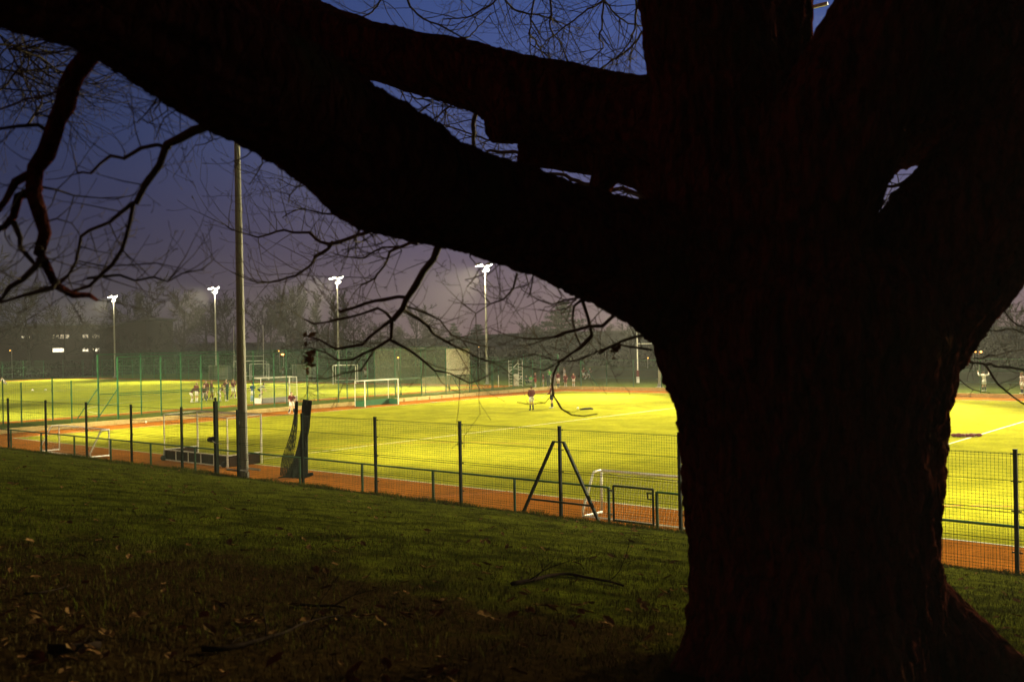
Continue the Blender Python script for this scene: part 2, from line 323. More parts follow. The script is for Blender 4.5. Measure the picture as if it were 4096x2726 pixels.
# the grass bank in front of the fence
BZ0 = 3.57
def bank_z(u, v):
    t_ = max(0.0, 21.7 - v) / 21.7; z = .20 + (BZ0 - .20) * (1.25 * t_ - .25 * t_ * t_)
    n = mnoise.noise(Vector((u * .35, v * .35, 0))) * .05 + mnoise.noise(Vector((u * 1.3, v * 1.3, 5))) * .018
    z += n * min(1, max(.25, (21.9 - v) / 3))
    if v > 21.75: z -= (v - 21.75) * .55
    return z
def bank_at(p): return bank_z(p.dot(AV), p.dot(BV))
bm_ = MB(); us = [x * .25 for x in range(-100, 241)]; vs_ = [-12, -6, -3, -1] + [x * .25 for x in range(0, 91)]
bm_.v = [tuple(W(u, v, bank_z(u, v))) for v in vs_ for u in us]
nu = len(us); bm_.f = [(j * nu + i, (j + 1) * nu + i, (j + 1) * nu + i + 1, j * nu + i + 1) for j in range(len(vs_) - 1) for i in range(nu - 1)]
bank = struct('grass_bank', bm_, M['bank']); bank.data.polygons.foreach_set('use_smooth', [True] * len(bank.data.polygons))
# grass blades on the bank
def blades(name, n, m, hmin, hmax, wd, region, seed, lit):
    r = np.random.RandomState(seed); mb = MB(); V = []; F = []
    cnt = 0
    while cnt < n:
        Y = region[0] + (region[1] - region[0]) * r.rand() ** region[2]; X = (r.rand() * 1.16 - .58) * Y
        p = Vector((X, Y, 0)); u, v = p.dot(AV), p.dot(BV)
        if v > 22.2 or v < 1: continue
        litter = max(0, 1 - (p - Vector((-2.4, 4.5, 0))).length / 8)
        if r.rand() < litter * lit: continue
        z = bank_z(u, v); cl = .5 + .9 * max(0, mnoise.noise(Vector((X * 2.2, Y * 2.2, seed))) + .35)
        h = (hmin + (hmax - hmin) * r.rand()) * cl; a = r.rand() * 6.283; l = h * (.2 + .7 * r.rand()); b = r.rand() * 6.283
        dx, dy = math.cos(a) * wd, math.sin(a) * wd; lx, ly = math.cos(b) * l, math.sin(b) * l
        o = len(V)
        V += [(X - dx, Y - dy, z - .01), (X + dx, Y + dy, z - .01), (X + dx * .7 + lx * .35, Y + dy * .7 + ly * .35, z + h * .6), (X - dx * .7 + lx * .35, Y - dy * .7 + ly * .35, z + h * .6), (X + lx, Y + ly, z + h)]
        F += [(o, o + 1, o + 2, o + 3), (o + 3, o + 2, o + 4)]; cnt += 1
    mb.v = V; mb.f = F
    return struct(name, mb, m, 'stuff')
blades('grass', 90000, M['blade'], .025, .075, .003, (6.5, 58, 1.0), 3, .8)
def fringe():
    r = np.random.RandomState(21); mb = MB(); V = []; F = []
    for i in range(26000):
        u = -4 + 66 * r.rand(); v = 21.75 - abs(r.randn()) * .45; k = .35 + max(0, mnoise.noise(Vector((u * .9, v * .5, 9))) + .45); h = (.06 + .13 * r.rand()) * k
        p = W(u, v, bank_z(u, v) - .01); a = r.rand() * 6.283; b = r.rand() * 6.283; l = h * (.2 + .8 * r.rand()); d = Vector((math.cos(a), math.sin(a), 0)) * .006; e = Vector((math.cos(b) * l, math.sin(b) * l, h))
        o = len(V); V += [tuple(p - d), tuple(p + d), tuple(p + d * .7 + e * .5 + UP * h * .12), tuple(p - d * .7 + e * .5 + UP * h * .12), tuple(p + e)]; F += [(o, o + 1, o + 2, o + 3), (o + 3, o + 2, o + 4)]
    mb.v = V; mb.f = F; struct('long_grass', mb, M['blade'], 'stuff')
fringe()
blades('dry_grass', 30000, M['dry_blade'], .03, .07, .003, (4.2, 15, 1.3), 5, .25)
def leaf_shape(mb, c, size, r, flatness=1.0):
    a = r.rand() * 6.283; t1 = (r.rand() - .5) * 1.0 * flatness; t2 = (r.rand() - .5) * 1.0 * flatness
    R = Matrix.Rotation(a, 3, 'Z') @ Matrix.Rotation(t1, 3, 'X') @ Matrix.Rotation(t2, 3, 'Y')
    P = [(-.5, 0, 0), (-.25, -.2, .08), (.05, -.26, .05), (.3, -.14, .1), (.5, 0, .03), (.3, .14, .1), (.05, .26, .05), (-.25, .2, .08), (0, 0, -.02)]
    mb.add([R @ Vector(p) * size + c for p in P], [(8, i, (i + 1) % 8) for i in range(8)])
def leaves():
    r = np.random.RandomState(11); mb = MB(); n = 0
    while n < 1000:
        Y = 5 + 45 * r.rand() ** 2.0; X = (r.rand() * 1.16 - .58) * Y; p = Vector((X, Y, 0)); u, v = p.dot(AV), p.dot(BV)
        if v > 21.6 or v < 1: continue
        if mnoise.noise(Vector((X * .8, Y * .8, 2))) < .12 and r.rand() < .72: continue
        leaf_shape(mb, Vector((X, Y, bank_z(u, v) + .025 + .03 * r.rand())), .07 + .09 * r.rand(), r); n += 1
    struct('fallen_leaves', mb, M['leaf'], 'stuff')
leaves()

# ================================================================== TREE IN THE FOREGROUND
PXM = 1 / (FPX / D)                                             # metres per survey pixel at one metre
def limb_pts(rows): return [pix(x, y, d) for x, y, h, d in rows], [h * PXM * d for x, y, h, d in rows]
def resample(P, Rr, step):
    out, rad = [P[0]], [Rr[0]]
    # Catmull-Rom through the surveyed points
    for i in range(len(P) - 1):
        p0, p1, p2, p3 = P[max(i - 1, 0)], P[i], P[i + 1], P[min(i + 2, len(P) - 1)]
        n = max(1, int((p2 - p1).length / step))
        for k in range(1, n + 1):
            t = k / n
            q = .5 * ((2 * p1) + (p2 - p0) * t + (2 * p0 - 5 * p1 + 4 * p2 - p3) * t * t + (3 * p1 - p0 - 3 * p2 + p3) * t ** 3)
            out.append(q); rad.append(Rr[i] * (1 - t) + Rr[i + 1] * t)
    return out, rad
LIMBS = {
 'trunk': [[(1885, 1800, 320, 7.0), (1885, 1560, 300, 7.0), (1874, 1400, 283, 7.0), (1868, 1300, 276, 7.0), (1864, 1200, 277, 7.0), (1859, 1060, 284, 7.0), (1855, 960, 294, 7.0), (1853, 880, 312, 7.0), (1850, 790, 330, 7.0), (1850, 690, 315, 7.0), (1850, 600, 260, 7.0)],
   [(2035, 1320, 90, 6.9), (2140, 1435, 95, 6.85), (2275, 1550, 88, 6.7), (2460, 1680, 70, 6.5), (2600, 1800, 50, 6.3)],
   [(1710, 1380, 85, 6.9), (1655, 1500, 85, 6.8), (1578, 1600, 62, 6.7), (1480, 1668, 46, 6.6), (1370, 1730, 30, 6.5)],
   [(1780, 1350, 110, 6.5), (1740, 1560, 110, 6.3), (1690, 1720, 80, 6.0)], [(1960, 1350, 110, 6.5), (1990, 1560, 110, 6.3), (2040, 1720, 80, 6.0)],
   [(1870, 1250, 90, 6.35), (1850, 1500, 100, 6.25), (1840, 1750, 80, 5.9)]],
 'limb': [  # each further list is a limb of its own
   [(1850, 760, 210, 7.0), (1700, 690, 185, 6.95), (1560, 630, 160, 6.85), (1400, 578, 127, 6.7), (1250, 517, 114, 6.5), (1100, 466, 117, 6.3), (1000, 432, 128, 6.1), (930, 404, 143, 5.95), (868, 380, 157, 5.8), (790, 320, 140, 5.6), (700, 258, 138, 5.4), (600, 195, 142, 5.15), (500, 138, 148, 4.9), (400, 72, 148, 4.7), (300, 15, 150, 4.5), (190, -38, 150, 4.3), (80, -72, 152, 4.1), (0, -112, 155, 3.95), (-150, -240, 150, 3.7)],
   [(1680, 420, 120, 7.3), (1600, 300, 108, 7.5), (1500, 278, 98, 7.7), (1400, 262, 92, 7.9), (1300, 240, 90, 8.0), (1200, 218, 88, 8.1), (1100, 178, 76, 8.2), (1000, 153, 69, 8.3), (900, 128, 67, 8.4), (800, 98, 66, 8.5), (700, 60, 66, 8.6), (560, -10, 64, 8.7), (420, -90, 60, 8.8)],
   [(1690, 560, 120, 7.3), (1570, 430, 70, 7.7), (1470, 392, 40, 8.0), (1400, 376, 36, 8.1), (1330, 362, 37, 8.2), (1250, 350, 36, 8.25), (1198, 346, 34, 8.3)],
   [(1800, 720, 220, 6.95), (1720, 560, 190, 6.95), (1665, 400, 165, 7.0), (1645, 200, 142, 7.0), (1615, 0, 143, 7.05), (1590, -180, 130, 7.1), (1560, -400, 110, 7.2)],
   [(1770, 480, 90, 7.4), (1795, 250, 70, 7.7), (1808, 0, 60, 7.9), (1815, -200, 55, 8.1)],
   [(1850, 690, 180, 6.7), (1845, 520, 140, 6.5), (1925, 300, 152, 6.4), (2035, 60, 128, 6.3), (2130, -150, 120, 6.2), (2240, -380, 110, 6.1)],
   [(1885, 700, 140, 7.1), (1926, 470, 56, 7.3), (1995, 312, 114, 7.5), (2150, 190, 167, 7.6), (2300, -20, 170, 7.7), (2420, -250, 150, 7.8)],
   [(1930, 885, 205, 6.9), (2035, 765, 172, 6.85), (2150, 612, 172, 6.75), (2290, 440, 168, 6.6), (2420, 280, 170, 6.5), (2560, 60, 165, 6.4)],
   [(1250, 255, 80, 8.05), (1190, 275, 58, 8.0), (1148, 292, 40, 7.95), (1126, 300, 34, 7.92)],
   [(1420, 330, 50, 7.95), (1395, 400, 34, 8.0), (1378, 440, 26, 8.0)],
 ]}
tree = thing('old_tree', 'massive bare old tree with forking trunk and a huge limb reaching left', 'tree', pix(1885, 1600, 7.0))
def build_tree_body():
    tmp = MB(); samp = []; own = []; names = []
    items = [('trunk', r, 0) for r in LIMBS['trunk']] + [('limb', r, i + 1) for i, r in enumerate(LIMBS['limb'])]
    axis = []; arcl = []
    for kind, rows, idn in items:
        P, Rr = resample(*limb_pts(rows), .12)
        tmp.tube(P, Rr, 40)
        s = 0
        for i in range(len(P)):
            if i: s += (P[i] - P[i - 1]).length
            samp.append(tuple(P[i])); own.append((idn, Rr[i])); t = (P[min(i + 1, len(P) - 1)] - P[max(i - 1, 0)]).normalized(); axis.append(tuple(t)); arcl.append(s)
    o = obj('tmp', tmp, None)
    md = o.modifiers.new('r', 'REMESH'); md.mode = 'VOXEL'; md.voxel_size = .021
    sm = o.modifiers.new('s', 'SMOOTH'); sm.iterations = 6; sm.factor = .5
    dg = bpy.context.evaluated_depsgraph_get(); me = o.evaluated_get(dg).to_mesh()
    n = len(me.vertices); co = np.empty(n * 3, np.float32); me.vertices.foreach_get('co', co); co = co.reshape(-1, 3)
    no = np.empty(n * 3, np.float32); me.vertices.foreach_get('normal', no); no = no.reshape(-1, 3)
    quads = np.array([tuple(p.vertices) for p in me.polygons], dtype=np.int32)
    o.evaluated_get(dg).to_mesh_clear(); bpy.data.objects.remove(o)
    S = np.array(samp, np.float32); O = np.array([a for a, b in own]); RR = np.array([b for a, b in own], np.float32); AX = np.array(axis, np.float32); AL = np.array(arcl, np.float32)
    near = np.empty(n, np.int32)
    for i in range(0, n, 4000):
        dd = np.linalg.norm(co[i:i + 4000, None, :] - S[None], axis=2) - RR[None]
        near[i:i + 4000] = dd.argmin(1)
    # bark: ridges that run along each limb, plus knobs
    rel = co - S[near]; ax = AX[near]; along = (rel * ax).sum(1) + AL[near]; perp = rel - (rel * ax).sum(1)[:, None] * ax
    disp = np.empty(n, np.float32)
    for i in range(n):
        p = perp[i]; a = along[i]; r = RR[near[i]]; k = min(1.0, r / .5)
        wob = mnoise.noise(Vector((a * 1.1, p[0] * .9, p[1] * .9))) * .35
        l = max(1e-5, math.sqrt(p[0] ** 2 + p[1] ** 2 + p[2] ** 2)); f = max(r, .12) * 9.0
        q = Vector((p[0] / l * f + wob, p[1] / l * f, p[2] / l * f + a * 2.3))
        rdg = 1 - 2.2 * abs(mnoise.noise(q)); fine = mnoise.noise(Vector((co[i][0] * 22, co[i][1] * 22, co[i][2] * 14)))
        big = mnoise.noise(Vector((co[i][0] * 1.7, co[i][1] * 1.7, co[i][2] * 1.3)))
        disp[i] = (.046 * rdg - .024 + .02 * fine) * k + .04 * big * k
    co = co + no * disp[:, None]
    fo = O[near][quads[:, 0]]
    for idn in sorted(set(fo.tolist())):
        sel = quads[fo == idn]; used, inv = np.unique(sel, return_inverse=True); inv = inv.reshape(sel.shape)
        mb = MB(); mb.v = [tuple(float(x) for x in c) for c in co[used]]; mb.f = [tuple(int(x) for x in q) for q in inv]
        obj('trunk' if idn == 0 else 'limb', mb, M['bark'], tree, smooth=True)
build_tree_body()

# guided branches and generated twigs
def rnd_dir(r, d, spread):
    v = Vector((r.gauss(0, 1), r.gauss(0, 1), r.gauss(0, 1))); v = v - d * v.dot(d); v.normalize()
    return (d * math.cos(spread) + v * math.sin(spread)).normalized()
def twig(mb, r, p, d, length, rad, level, up=.5, stats=None):
    n = max(3, int(length / .09)); n = min(n, 9); st = length / n; pts = [p.copy()]; rs = [rad]; d = d.copy(); bend = rnd_dir(r, d, 1.4) * r.uniform(.08, .3)
    for i in range(n):
        d = (d + bend * .5 + Vector((r.gauss(0, .1), r.gauss(0, .1), r.gauss(0, .1) + up * (.02 + .30 * i / n)))).normalized()
        p = p + d * st; pts.append(p.copy()); rs.append(max(.0013, rad * (1 - .72 * (i + 1) / n)))
        if level > 0 and i >= 1 and r.random() < (.62 if level > 1 else .5):
            twig(mb, r, p, rnd_dir(r, d, r.uniform(.5, 1.15)), length * r.uniform(.3, .6), max(.0016, rs[-1] * .62), level - 1, up)
        elif level == 0 and r.random() < .35:       # a short spur with its bud
            q = p + rnd_dir(r, d, .8) * r.uniform(.012, .03); mb.tube([p, q], [.0014, .002], 4)
    rs[-1] = max(rs[-1], .0017)
    mb.tube(pts, rs, 4 if rad < .01 else 5, cap=True)
def branch(rows, seed, ntw, tl=(.35, .8), lev=2, up=.5, name='branch', jitter=.012, tw_r=.0055, start=.12, down=0):
    """rows: (x, y, width px, depth) of the surveyed course of a branch"""
    r = random.Random(seed)
    P = [pix(x, y, d) for x, y, wpx, d in rows]; Rr = [wpx * .5 * PXM * d for x, y, wpx, d in rows]
    P, Rr = resample(P, Rr, .07)
    P = [P[0]] + [p + Vector((r.gauss(0, 1), r.gauss(0, 1), r.gauss(0, 1))) * min(jitter, Rr[i + 1] * .5) for i, p in enumerate(P[1:])]
    mb = MB(); mb.tube(P, [x * r.uniform(.93, 1.1) for x in Rr], 10 if Rr[0] > .03 else 6)
    b = obj(name, mb, M['bark'] if Rr[0] > .025 else M['twig'], tree, smooth=True)
    if ntw:
        tm = MB()
        for k in range(ntw):
            i = int(len(P) * (start + (1 - start) * ((k + r.random()) / ntw))); i = min(max(i, 1), len(P) - 1)
            t = (P[i] - P[i - 1]).normalized(); d = rnd_dir(r, t, r.uniform(.6, 1.3)); d.z -= down; d.normalize()
            twig(tm, r, P[i], d, r.uniform(*tl), min(tw_r, Rr[i] * .75), lev, up)
        o = obj('twig', tm, M['twig'], b, smooth=True); o['kind'] = 'stuff'
    return b
def dpt(pts, d0, d1, w0, w1):
    n = len(pts); return [(x, y, w0 + (w1 - w0) * i / (n - 1), d0 + (d1 - d0) * i / (n - 1)) for i, (x, y) in enumerate(pts)]
BR = [
 # the thick branch hanging at the left and its forks
 (dpt([(228, 70), (205, 120), (160, 205), (127, 273), (102, 342), (91, 400), (90, 445), (95, 488), (98, 536), (95, 595)], 4.6, 4.9, 52, 26), 14, (.4, .9), 2),
 (dpt([(95, 595), (112, 625), (133, 657), (167, 677), (200, 686), (222, 693)], 4.9, 5.2, 28, 8), 9, (.25, .6), 2),
 (dpt([(95, 592), (83, 610), (48, 641), (26, 664), (5, 684), (-20, 700)], 4.9, 4.8, 18, 8), 8, (.3, .6), 2),
 (dpt([(92, 372), (75, 392), (43, 420), (15, 455), (-15, 488)], 4.85, 4.7, 24, 14), 5, (.4, .7), 2),
 (dpt([(90, 430), (66, 440), (48, 460), (31, 503), (0, 526), (-30, 535)], 4.9, 4.8, 26, 12), 5, (.4, .7), 2),
 (dpt([(31, 510), (45, 548), (55, 574), (79, 603), (90, 615)], 4.85, 4.9, 16, 9), 4, (.3, .6), 1),
 (dpt([(0, 696), (60, 684), (119, 662), (133, 650)], 4.8, 4.95, 6, 14), 8, (.25, .6), 2),
 (dpt([(112, 302), (86, 290), (40, 291), (0, 294), (-30, 300)], 4.75, 4.6, 11, 6), 5, (.3, .6), 1),
 (dpt([(175, 180), (145, 205), (105, 222), (60, 228), (20, 245), (-20, 258)], 4.7, 5.0, 7, 4), 6, (.3, .7), 2),
 # the branch from the underside of the big limb
 (dpt([(500, 262), (477, 287), (422, 319), (389, 341), (360, 382), (337, 426), (308, 466)], 5.0, 5.1, 22, 14), 7, (.3, .7), 2),
 (dpt([(392, 340), (359, 334), (327, 341), (286, 363), (253, 358), (231, 374), (211, 400), (190, 395), (176, 398)], 5.05, 5.15, 10, 5), 8, (.3, .6), 2),
 (dpt([(308, 466), (280, 490), (253, 514), (205, 528), (186, 542), (183, 567), (171, 603), (156, 635), (135, 655)], 5.1, 5.2, 10, 6), 10, (.25, .6), 2),
 (dpt([(308, 466), (302, 510), (279, 572), (256, 608), (234, 632), (203, 657), (170, 668)], 5.1, 5.2, 11, 7), 12, (.25, .6), 2),
 (dpt([(200, 640), (228, 636), (276, 632), (310, 645), (352, 637), (386, 645), (420, 628), (464, 620), (488, 601)], 5.2, 5.5, 8, 2.5), 16, (.2, .5), 2),
 (dpt([(180, 600), (240, 612), (300, 609), (360, 605), (420, 618)], 5.3, 5.6, 4, 2), 12, (.2, .45), 2),
 (dpt([(95, 430), (130, 437), (170, 448), (230, 455), (300, 452)], 4.95, 5.3, 6, 2), 10, (.25, .5), 2),
 (dpt([(98, 512), (130, 503), (165, 512), (185, 541)], 4.95, 5.1, 4.5, 2), 3, (.2, .4), 1),
 # the dense fans of twigs behind the big limb, left of centre
 (dpt([(900, 515), (842, 534), (800, 548), (761, 559), (725, 551), (711, 533), (674, 536), (657, 528), (620, 538), (593, 543), (542, 531), (518, 518)], 7.6, 8.4, 10, 2.5), 26, (.35, .8), 2),
 (dpt([(765, 557), (757, 573), (725, 586), (720, 603), (694, 625), (640, 645), (591, 650)], 7.8, 8.3, 10, 3), 20, (.35, .8), 2),
 (dpt([(830, 520), (800, 470), (770, 440), (720, 425), (680, 430), (640, 410)], 8.2, 8.8, 5, 2), 16, (.4, .8), 2),
 (dpt([(960, 560), (928, 564), (896, 581), (884, 612), (860, 640), (830, 655)], 7.4, 7.9, 9, 3), 16, (.35, .8), 2),
 (dpt([(930, 566), (880, 568), (840, 590), (800, 592), (760, 580)], 7.6, 8.0, 6, 2), 12, (.3, .7), 2),
 (dpt([(860, 545), (820, 500), (790, 490), (740, 490), (690, 480), (650, 500)], 8.4, 9, 5, 2), 16, (.4, .9), 2),
 (dpt([(600, 350), (604, 375), (590, 400), (575, 425)], 6, 6.2, 4, 2), 5, (.25, .5), 1),
 # the broken branch hanging below the big limb, centre
 (dpt([(1015, 555), (1002, 576), (958, 656), (937, 691), (925, 711), (902, 735)], 6.6, 6.8, 17, 13), 5, (.3, .6), 2),
 (dpt([(937, 684), (915, 683), (891, 686), (865, 695), (840, 700), (810, 709), (783, 717)], 6.75, 6.9, 9, 7), 3, (.2, .4), 1),
 (dpt([(902, 735), (890, 716), (869, 709), (830, 722), (780, 733), (723, 744), (700, 735)], 6.8, 7.0, 8, 4), 9, (.3, .6), 2),
 (dpt([(902, 735), (867, 758), (835, 790), (797, 803), (773, 802), (735, 782), (700, 770)], 6.8, 7.1, 10, 3), 12, (.3, .6), 2),
 (dpt([(902, 737), (899, 776), (864, 800), (811, 824), (776, 827), (750, 813), (715, 800)], 6.8, 7.1, 9, 3), 12, (.3, .6), 2),
 (dpt([(864, 800), (850, 825), (828, 850), (790, 858), (750, 870), (712, 868)], 6.9, 7.2, 5, 2), 8, (.25, .5), 2),
 (dpt([(920, 712), (936, 716), (970, 735), (997, 767), (1026, 785), (1067, 807), (1100, 822), (1150, 840)], 6.8, 7.3, 9, 3), 12, (.3, .6), 2),
 (dpt([(899, 782), (928, 798), (975, 830), (999, 850), (1034, 857), (1080, 880), (1110, 870)], 6.85, 7.2, 7, 2.5), 12, (.25, .6), 2),
 (dpt([(935, 705), (980, 722), (1010, 738), (1040, 770), (1090, 790), (1140, 800)], 6.9, 7.4, 5, 2), 10, (.25, .6), 2),
 (dpt([(1190, 628), (1182, 665), (1160, 690), (1130, 700), (1095, 720), (1065, 700)], 6.9, 7.2, 6, 2), 12, (.25, .5), 2),
 # the tangle beside the trunk
 (dpt([(1450, 715), (1413, 732), (1387, 745), (1351, 752), (1298, 767), (1275, 775)], 6.7, 6.8, 11, 7), 9, (.25, .55), 2),
 (dpt([(1335, 676), (1345, 700), (1354, 729), (1360, 776), (1340, 800), (1287, 829), (1275, 861), (1272, 911), (1293, 940), (1316, 955), (1345, 957), (1375, 952)], 6.8, 7.2, 9, 3), 5, (.12, .25), 1),
 (dpt([(1340, 688), (1322, 702), (1316, 735), (1325, 770), (1338, 800)], 6.8, 6.9, 7, 4), 4, (.2, .4), 1),
 (dpt([(1480, 772), (1460, 776), (1416, 793), (1398, 800), (1381, 814)], 6.8, 6.9, 8, 5), 6, (.25, .5), 2),
 (dpt([(1500, 805), (1450, 796), (1415, 790), (1370, 812), (1320, 830), (1270, 828), (1230, 815), (1190, 822)], 6.9, 7.2, 6, 2.5), 14, (.25, .6), 2),
 (dpt([(1300, 768), (1260, 775), (1215, 778), (1170, 772), (1130, 755)], 6.9, 7.2, 5, 2), 8, (.2, .5), 2),
 (dpt([(1360, 770), (1330, 800), (1290, 830), (1250, 850), (1200, 840)], 6.9, 7.2, 5, 2), 8, (.2, .5), 2),
 (dpt([(1345, 683), (1300, 690), (1270, 700), (1240, 690), (1200, 665)], 7.0, 7.3, 5, 2), 8, (.2, .5), 2),
 (dpt([(1272, 905), (1255, 925), (1215, 930), (1190, 925)], 7.1, 7.2, 3, 2), 2, (.1, .25), 0),
 # right of the trunk, catching the floodlight
 (dpt([(2160, 822), (2218, 826), (2267, 837), (2341, 848), (2420, 866)], 7.6, 8.2, 7, 5), 14, (.3, .7), 2),
 (dpt([(2262, 836), (2272, 846), (2298, 883), (2328, 912), (2350, 928), (2400, 938)], 7.8, 8.1, 6, 4), 4, (.2, .4), 1),
 (dpt([(2140, 850), (2185, 855), (2215, 880), (2240, 896), (2278, 905)], 7.8, 8.2, 4, 2), 4, (.2, .4), 1),
 (dpt([(2250, 690), (2306, 705), (2330, 740), (2380, 760), (2420, 770)], 8.5, 9, 5, 3), 12, (.3, .7), 2),
 (dpt([(2230, 745), (2285, 760), (2330, 757), (2380, 775)], 8.6, 9, 4, 3), 9, (.3, .6), 2),
 (dpt([(2240, 825), (2300, 815), (2340, 805), (2400, 800)], 8.2, 9, 4, 3), 9, (.3, .6), 2),
]
for i, (rows, ntw, tl, lev) in enumerate(BR):
    left = rows[0][0] < 520 and rows[0][3] < 5.6
    branch(rows, 100 + i, max(2, int(ntw * (.7 if left else .75 if rows[0][1] > 660 else 1.1))), (tl[0] * .75, tl[1] * .75), lev, up=.8, tw_r=.0036, down=-.3)
def z1(x, y): return ((1200 + x / 1.5707) / D, y / 1.5707 / D)
TOP = [[(1470, -160), (1465, 0), (1445, 200), (1450, 360)], [(1560, -200), (1580, 0), (1580, 180), (1640, 280), (1700, 420)], [(2000, -120), (1910, 0), (1780, 80), (1640, 190), (1540, 260)],
       [(2000, -100), (1912, 0), (1900, 150), (1880, 230), (1900, 300), (1750, 440)], [(1880, -60), (1920, 10), (2000, 110), (2120, 160), (2190, 170)], [(650, -120), (680, 0), (740, 100), (900, 170), (1040, 240), (1100, 190), (1200, 80)],
       [(1250, -150), (1230, 0), (1150, 60), (1050, 110), (900, 120)], [(1440, 210), (1500, 290), (1550, 400)], [(2100, -60), (2110, 100), (2080, 250), (2000, 350), (1900, 420)], [(1240, -60), (1350, 60), (1560, 110), (1700, 170)],
       [(540, -100), (470, 60), (380, 110)], [(2150, 200), (2080, 300), (1960, 380), (1850, 470)]]
for i, t in enumerate(TOP):
    branch(dpt([z1(*p) for p in t], 10.5, 11.5, 6, 2.5), 300 + i, 12, (.4, .9), 2, up=.15, down=.35, tw_r=.0055)
GAP = [([(880, 190), (930, 205), (960, 228), (990, 215)], 10), ([(990, 240), (960, 262), (930, 285), (900, 300)], 10), ([(1040, 240), (1010, 265), (980, 290)], 9), ([(1098, 240), (1096, 290), (1090, 330), (1085, 370)], 9.5),
       ([(1300, 340), (1240, 347), (1180, 352), (1120, 345)], 9.5), ([(1180, 330), (1120, 320), (1060, 300), (1000, 280)], 11), ([(1500, 470), (1450, 440), (1380, 430), (1300, 405), (1240, 400)], 9.5), ([(1490, 478), (1440, 455), (1400, 460)], 9.5),
       ([(2120, 395), (2070, 425), (2040, 428), (1990, 440)], 10), ([(2100, 420), (2060, 470), (2030, 490), (1990, 520)], 10)]
for i, (t, d) in enumerate(GAP):
    branch(dpt(t, d, d + .6, 12 if i in (3, 4, 6, 7, 8) else 5, 7 if i in (3, 4, 6) else 3), 400 + i, 13, (.4, .9), 2, up=.2, tw_r=.006)
LT = [[(-60, 60), (0, 80), (30, 130), (60, 190), (95, 240)], [(-40, 150), (30, 165), (90, 160), (150, 150), (210, 160)], [(-40, 230), (20, 190), (60, 120), (40, 60)], [(30, 110), (90, 130), (150, 170), (230, 200)], [(60, 290), (95, 240), (80, 200), (40, 170)], [(-30, 100), (40, 105), (110, 118), (190, 130)]]
for i, t in enumerate(LT): branch(dpt(t, 7.5, 8.2, 6, 2.5), 450 + i, 16, (.4, 1.0), 2, up=.15, tw_r=.007)
rT = random.Random(77)
for i in range(22):           # short twigs all along the underside of the great limb
    t = rT.random(); xs = [280, 420, 560, 700, 860, 1000, 1150, 1300, 1400]; ys = [165, 250, 335, 405, 535, 572, 605, 660, 715]
    k = min(7, int(t * 8)); f = t * 8 - k; x = xs[k] + (xs[k + 1] - xs[k]) * f; y = ys[k] + (ys[k + 1] - ys[k]) * f
    d = 5.2 + 1.5 * (x / 1400)
    branch(dpt([(x + 10, y - 40), (x, y), (x - rT.uniform(-30, 40), y + rT.uniform(20, 45)), (x - rT.uniform(0, 70), y + rT.uniform(40, 75))], d, d + .3, 4, 2), 500 + i, 3, (.15, .4), 1)
def leaf_cluster(px, py, d, n, size, seed):
    r = np.random.RandomState(seed); mb = MB(); c = pix(px, py, d)
    for i in range(n): leaf_shape(mb, c + Vector((r.randn() * .022, r.randn() * .022, -abs(r.randn()) * size)), .04 + .03 * r.rand(), r, 3)
    obj('leaf_cluster', mb, M['leaf'], tree)
leaf_cluster(712, 806, 7.1, 16, .06, 1); leaf_cluster(708, 826, 7.1, 18, .05, 2); leaf_cluster(706, 768, 7.1, 6, .03, 3); leaf_cluster(1410, 795, 6.9, 10, .04, 4)

# ================================================================== FENCES
def wires(mb, a, b, z0, z1, sx, sz, r, extra=()):
    """welded wire mesh: flat 3-sided wires between two points on the ground"""
    L = (b - a).length; t = (b - a) / L; n = int(L / sx); nn = Vector((-t.y, t.x, 0))
    for i in range(n + 1):
        p = a + t * (i * L / n)
        mb.tube([p + UP * z0, p + UP * z1], r, 3, cap=False, side=nn)
    k = int((z1 - z0) / sz)
    for j in range(k + 1):
        z = z0 + (z1 - z0) * j / k; mb.tube([a + UP * z + nn * r, b + UP * z + nn * r], r, 3, cap=False, side=UP)
    for z in extra: mb.tube([a + UP * z - nn * .004, b + UP * z - nn * .004], r * 2.2, 4, cap=False, side=UP)
def post(mb, p, z0, z1, s):
    mb.bx(p + UP * (z0 + z1) / 2, s, s, z1 - z0, ANG_A); mb.bx(p + UP * (z1 + .008), s * 1.12, s * 1.12, .016, ANG_A)
VF = 21.8
nf = thing('mesh_fence', 'dark green welded mesh fence at the foot of the grass bank, taller of the two', 'fence', W(20, VF, 0))
mb = MB(); wires(mb, W(66, VF + .05), W(-6, VF + .05), .12, 2.62, .075, .067, .0028, (2.6, 2.06, 1.48, 1.42, .86)); obj('wire_mesh', mb, M['wire'], nf)
PU = [62.8, 59, 55.0, 51.13, 47.1, 43.2, 39.35, 35.5, 31.72, 27.9, 24.15, 20.4, 16.65, 12.88, 9.05, 5.15, 1.3, -2.6]
for u in PU:
    m_ = MB(); p = W(u, VF); post(m_, p, -.1, 2.69, .075)
    for z in (.62, 1.45, 2.05, 2.6): m_.bx(p + UP * z + BV * .04, .2, .02, .025, ANG_A)
    obj('post', m_, M['dark_steel'], nf)
for s in (-1, 1):
    m_ = MB(); a = W(16.65 - s * .17, VF - .05, 2.28); b = W(16.65 - s * 1.34, VF - .05, .15)
    m_.beam(a, b, .07); m_.beam(W(16.65, VF - .05, 2.27), a, .035); m_.beam(W(16.65, VF - .05, .62), W(16.65 - s * 1.08, VF - .05, .62), .05)
    obj('brace', m_, M['dark_steel'], nf)
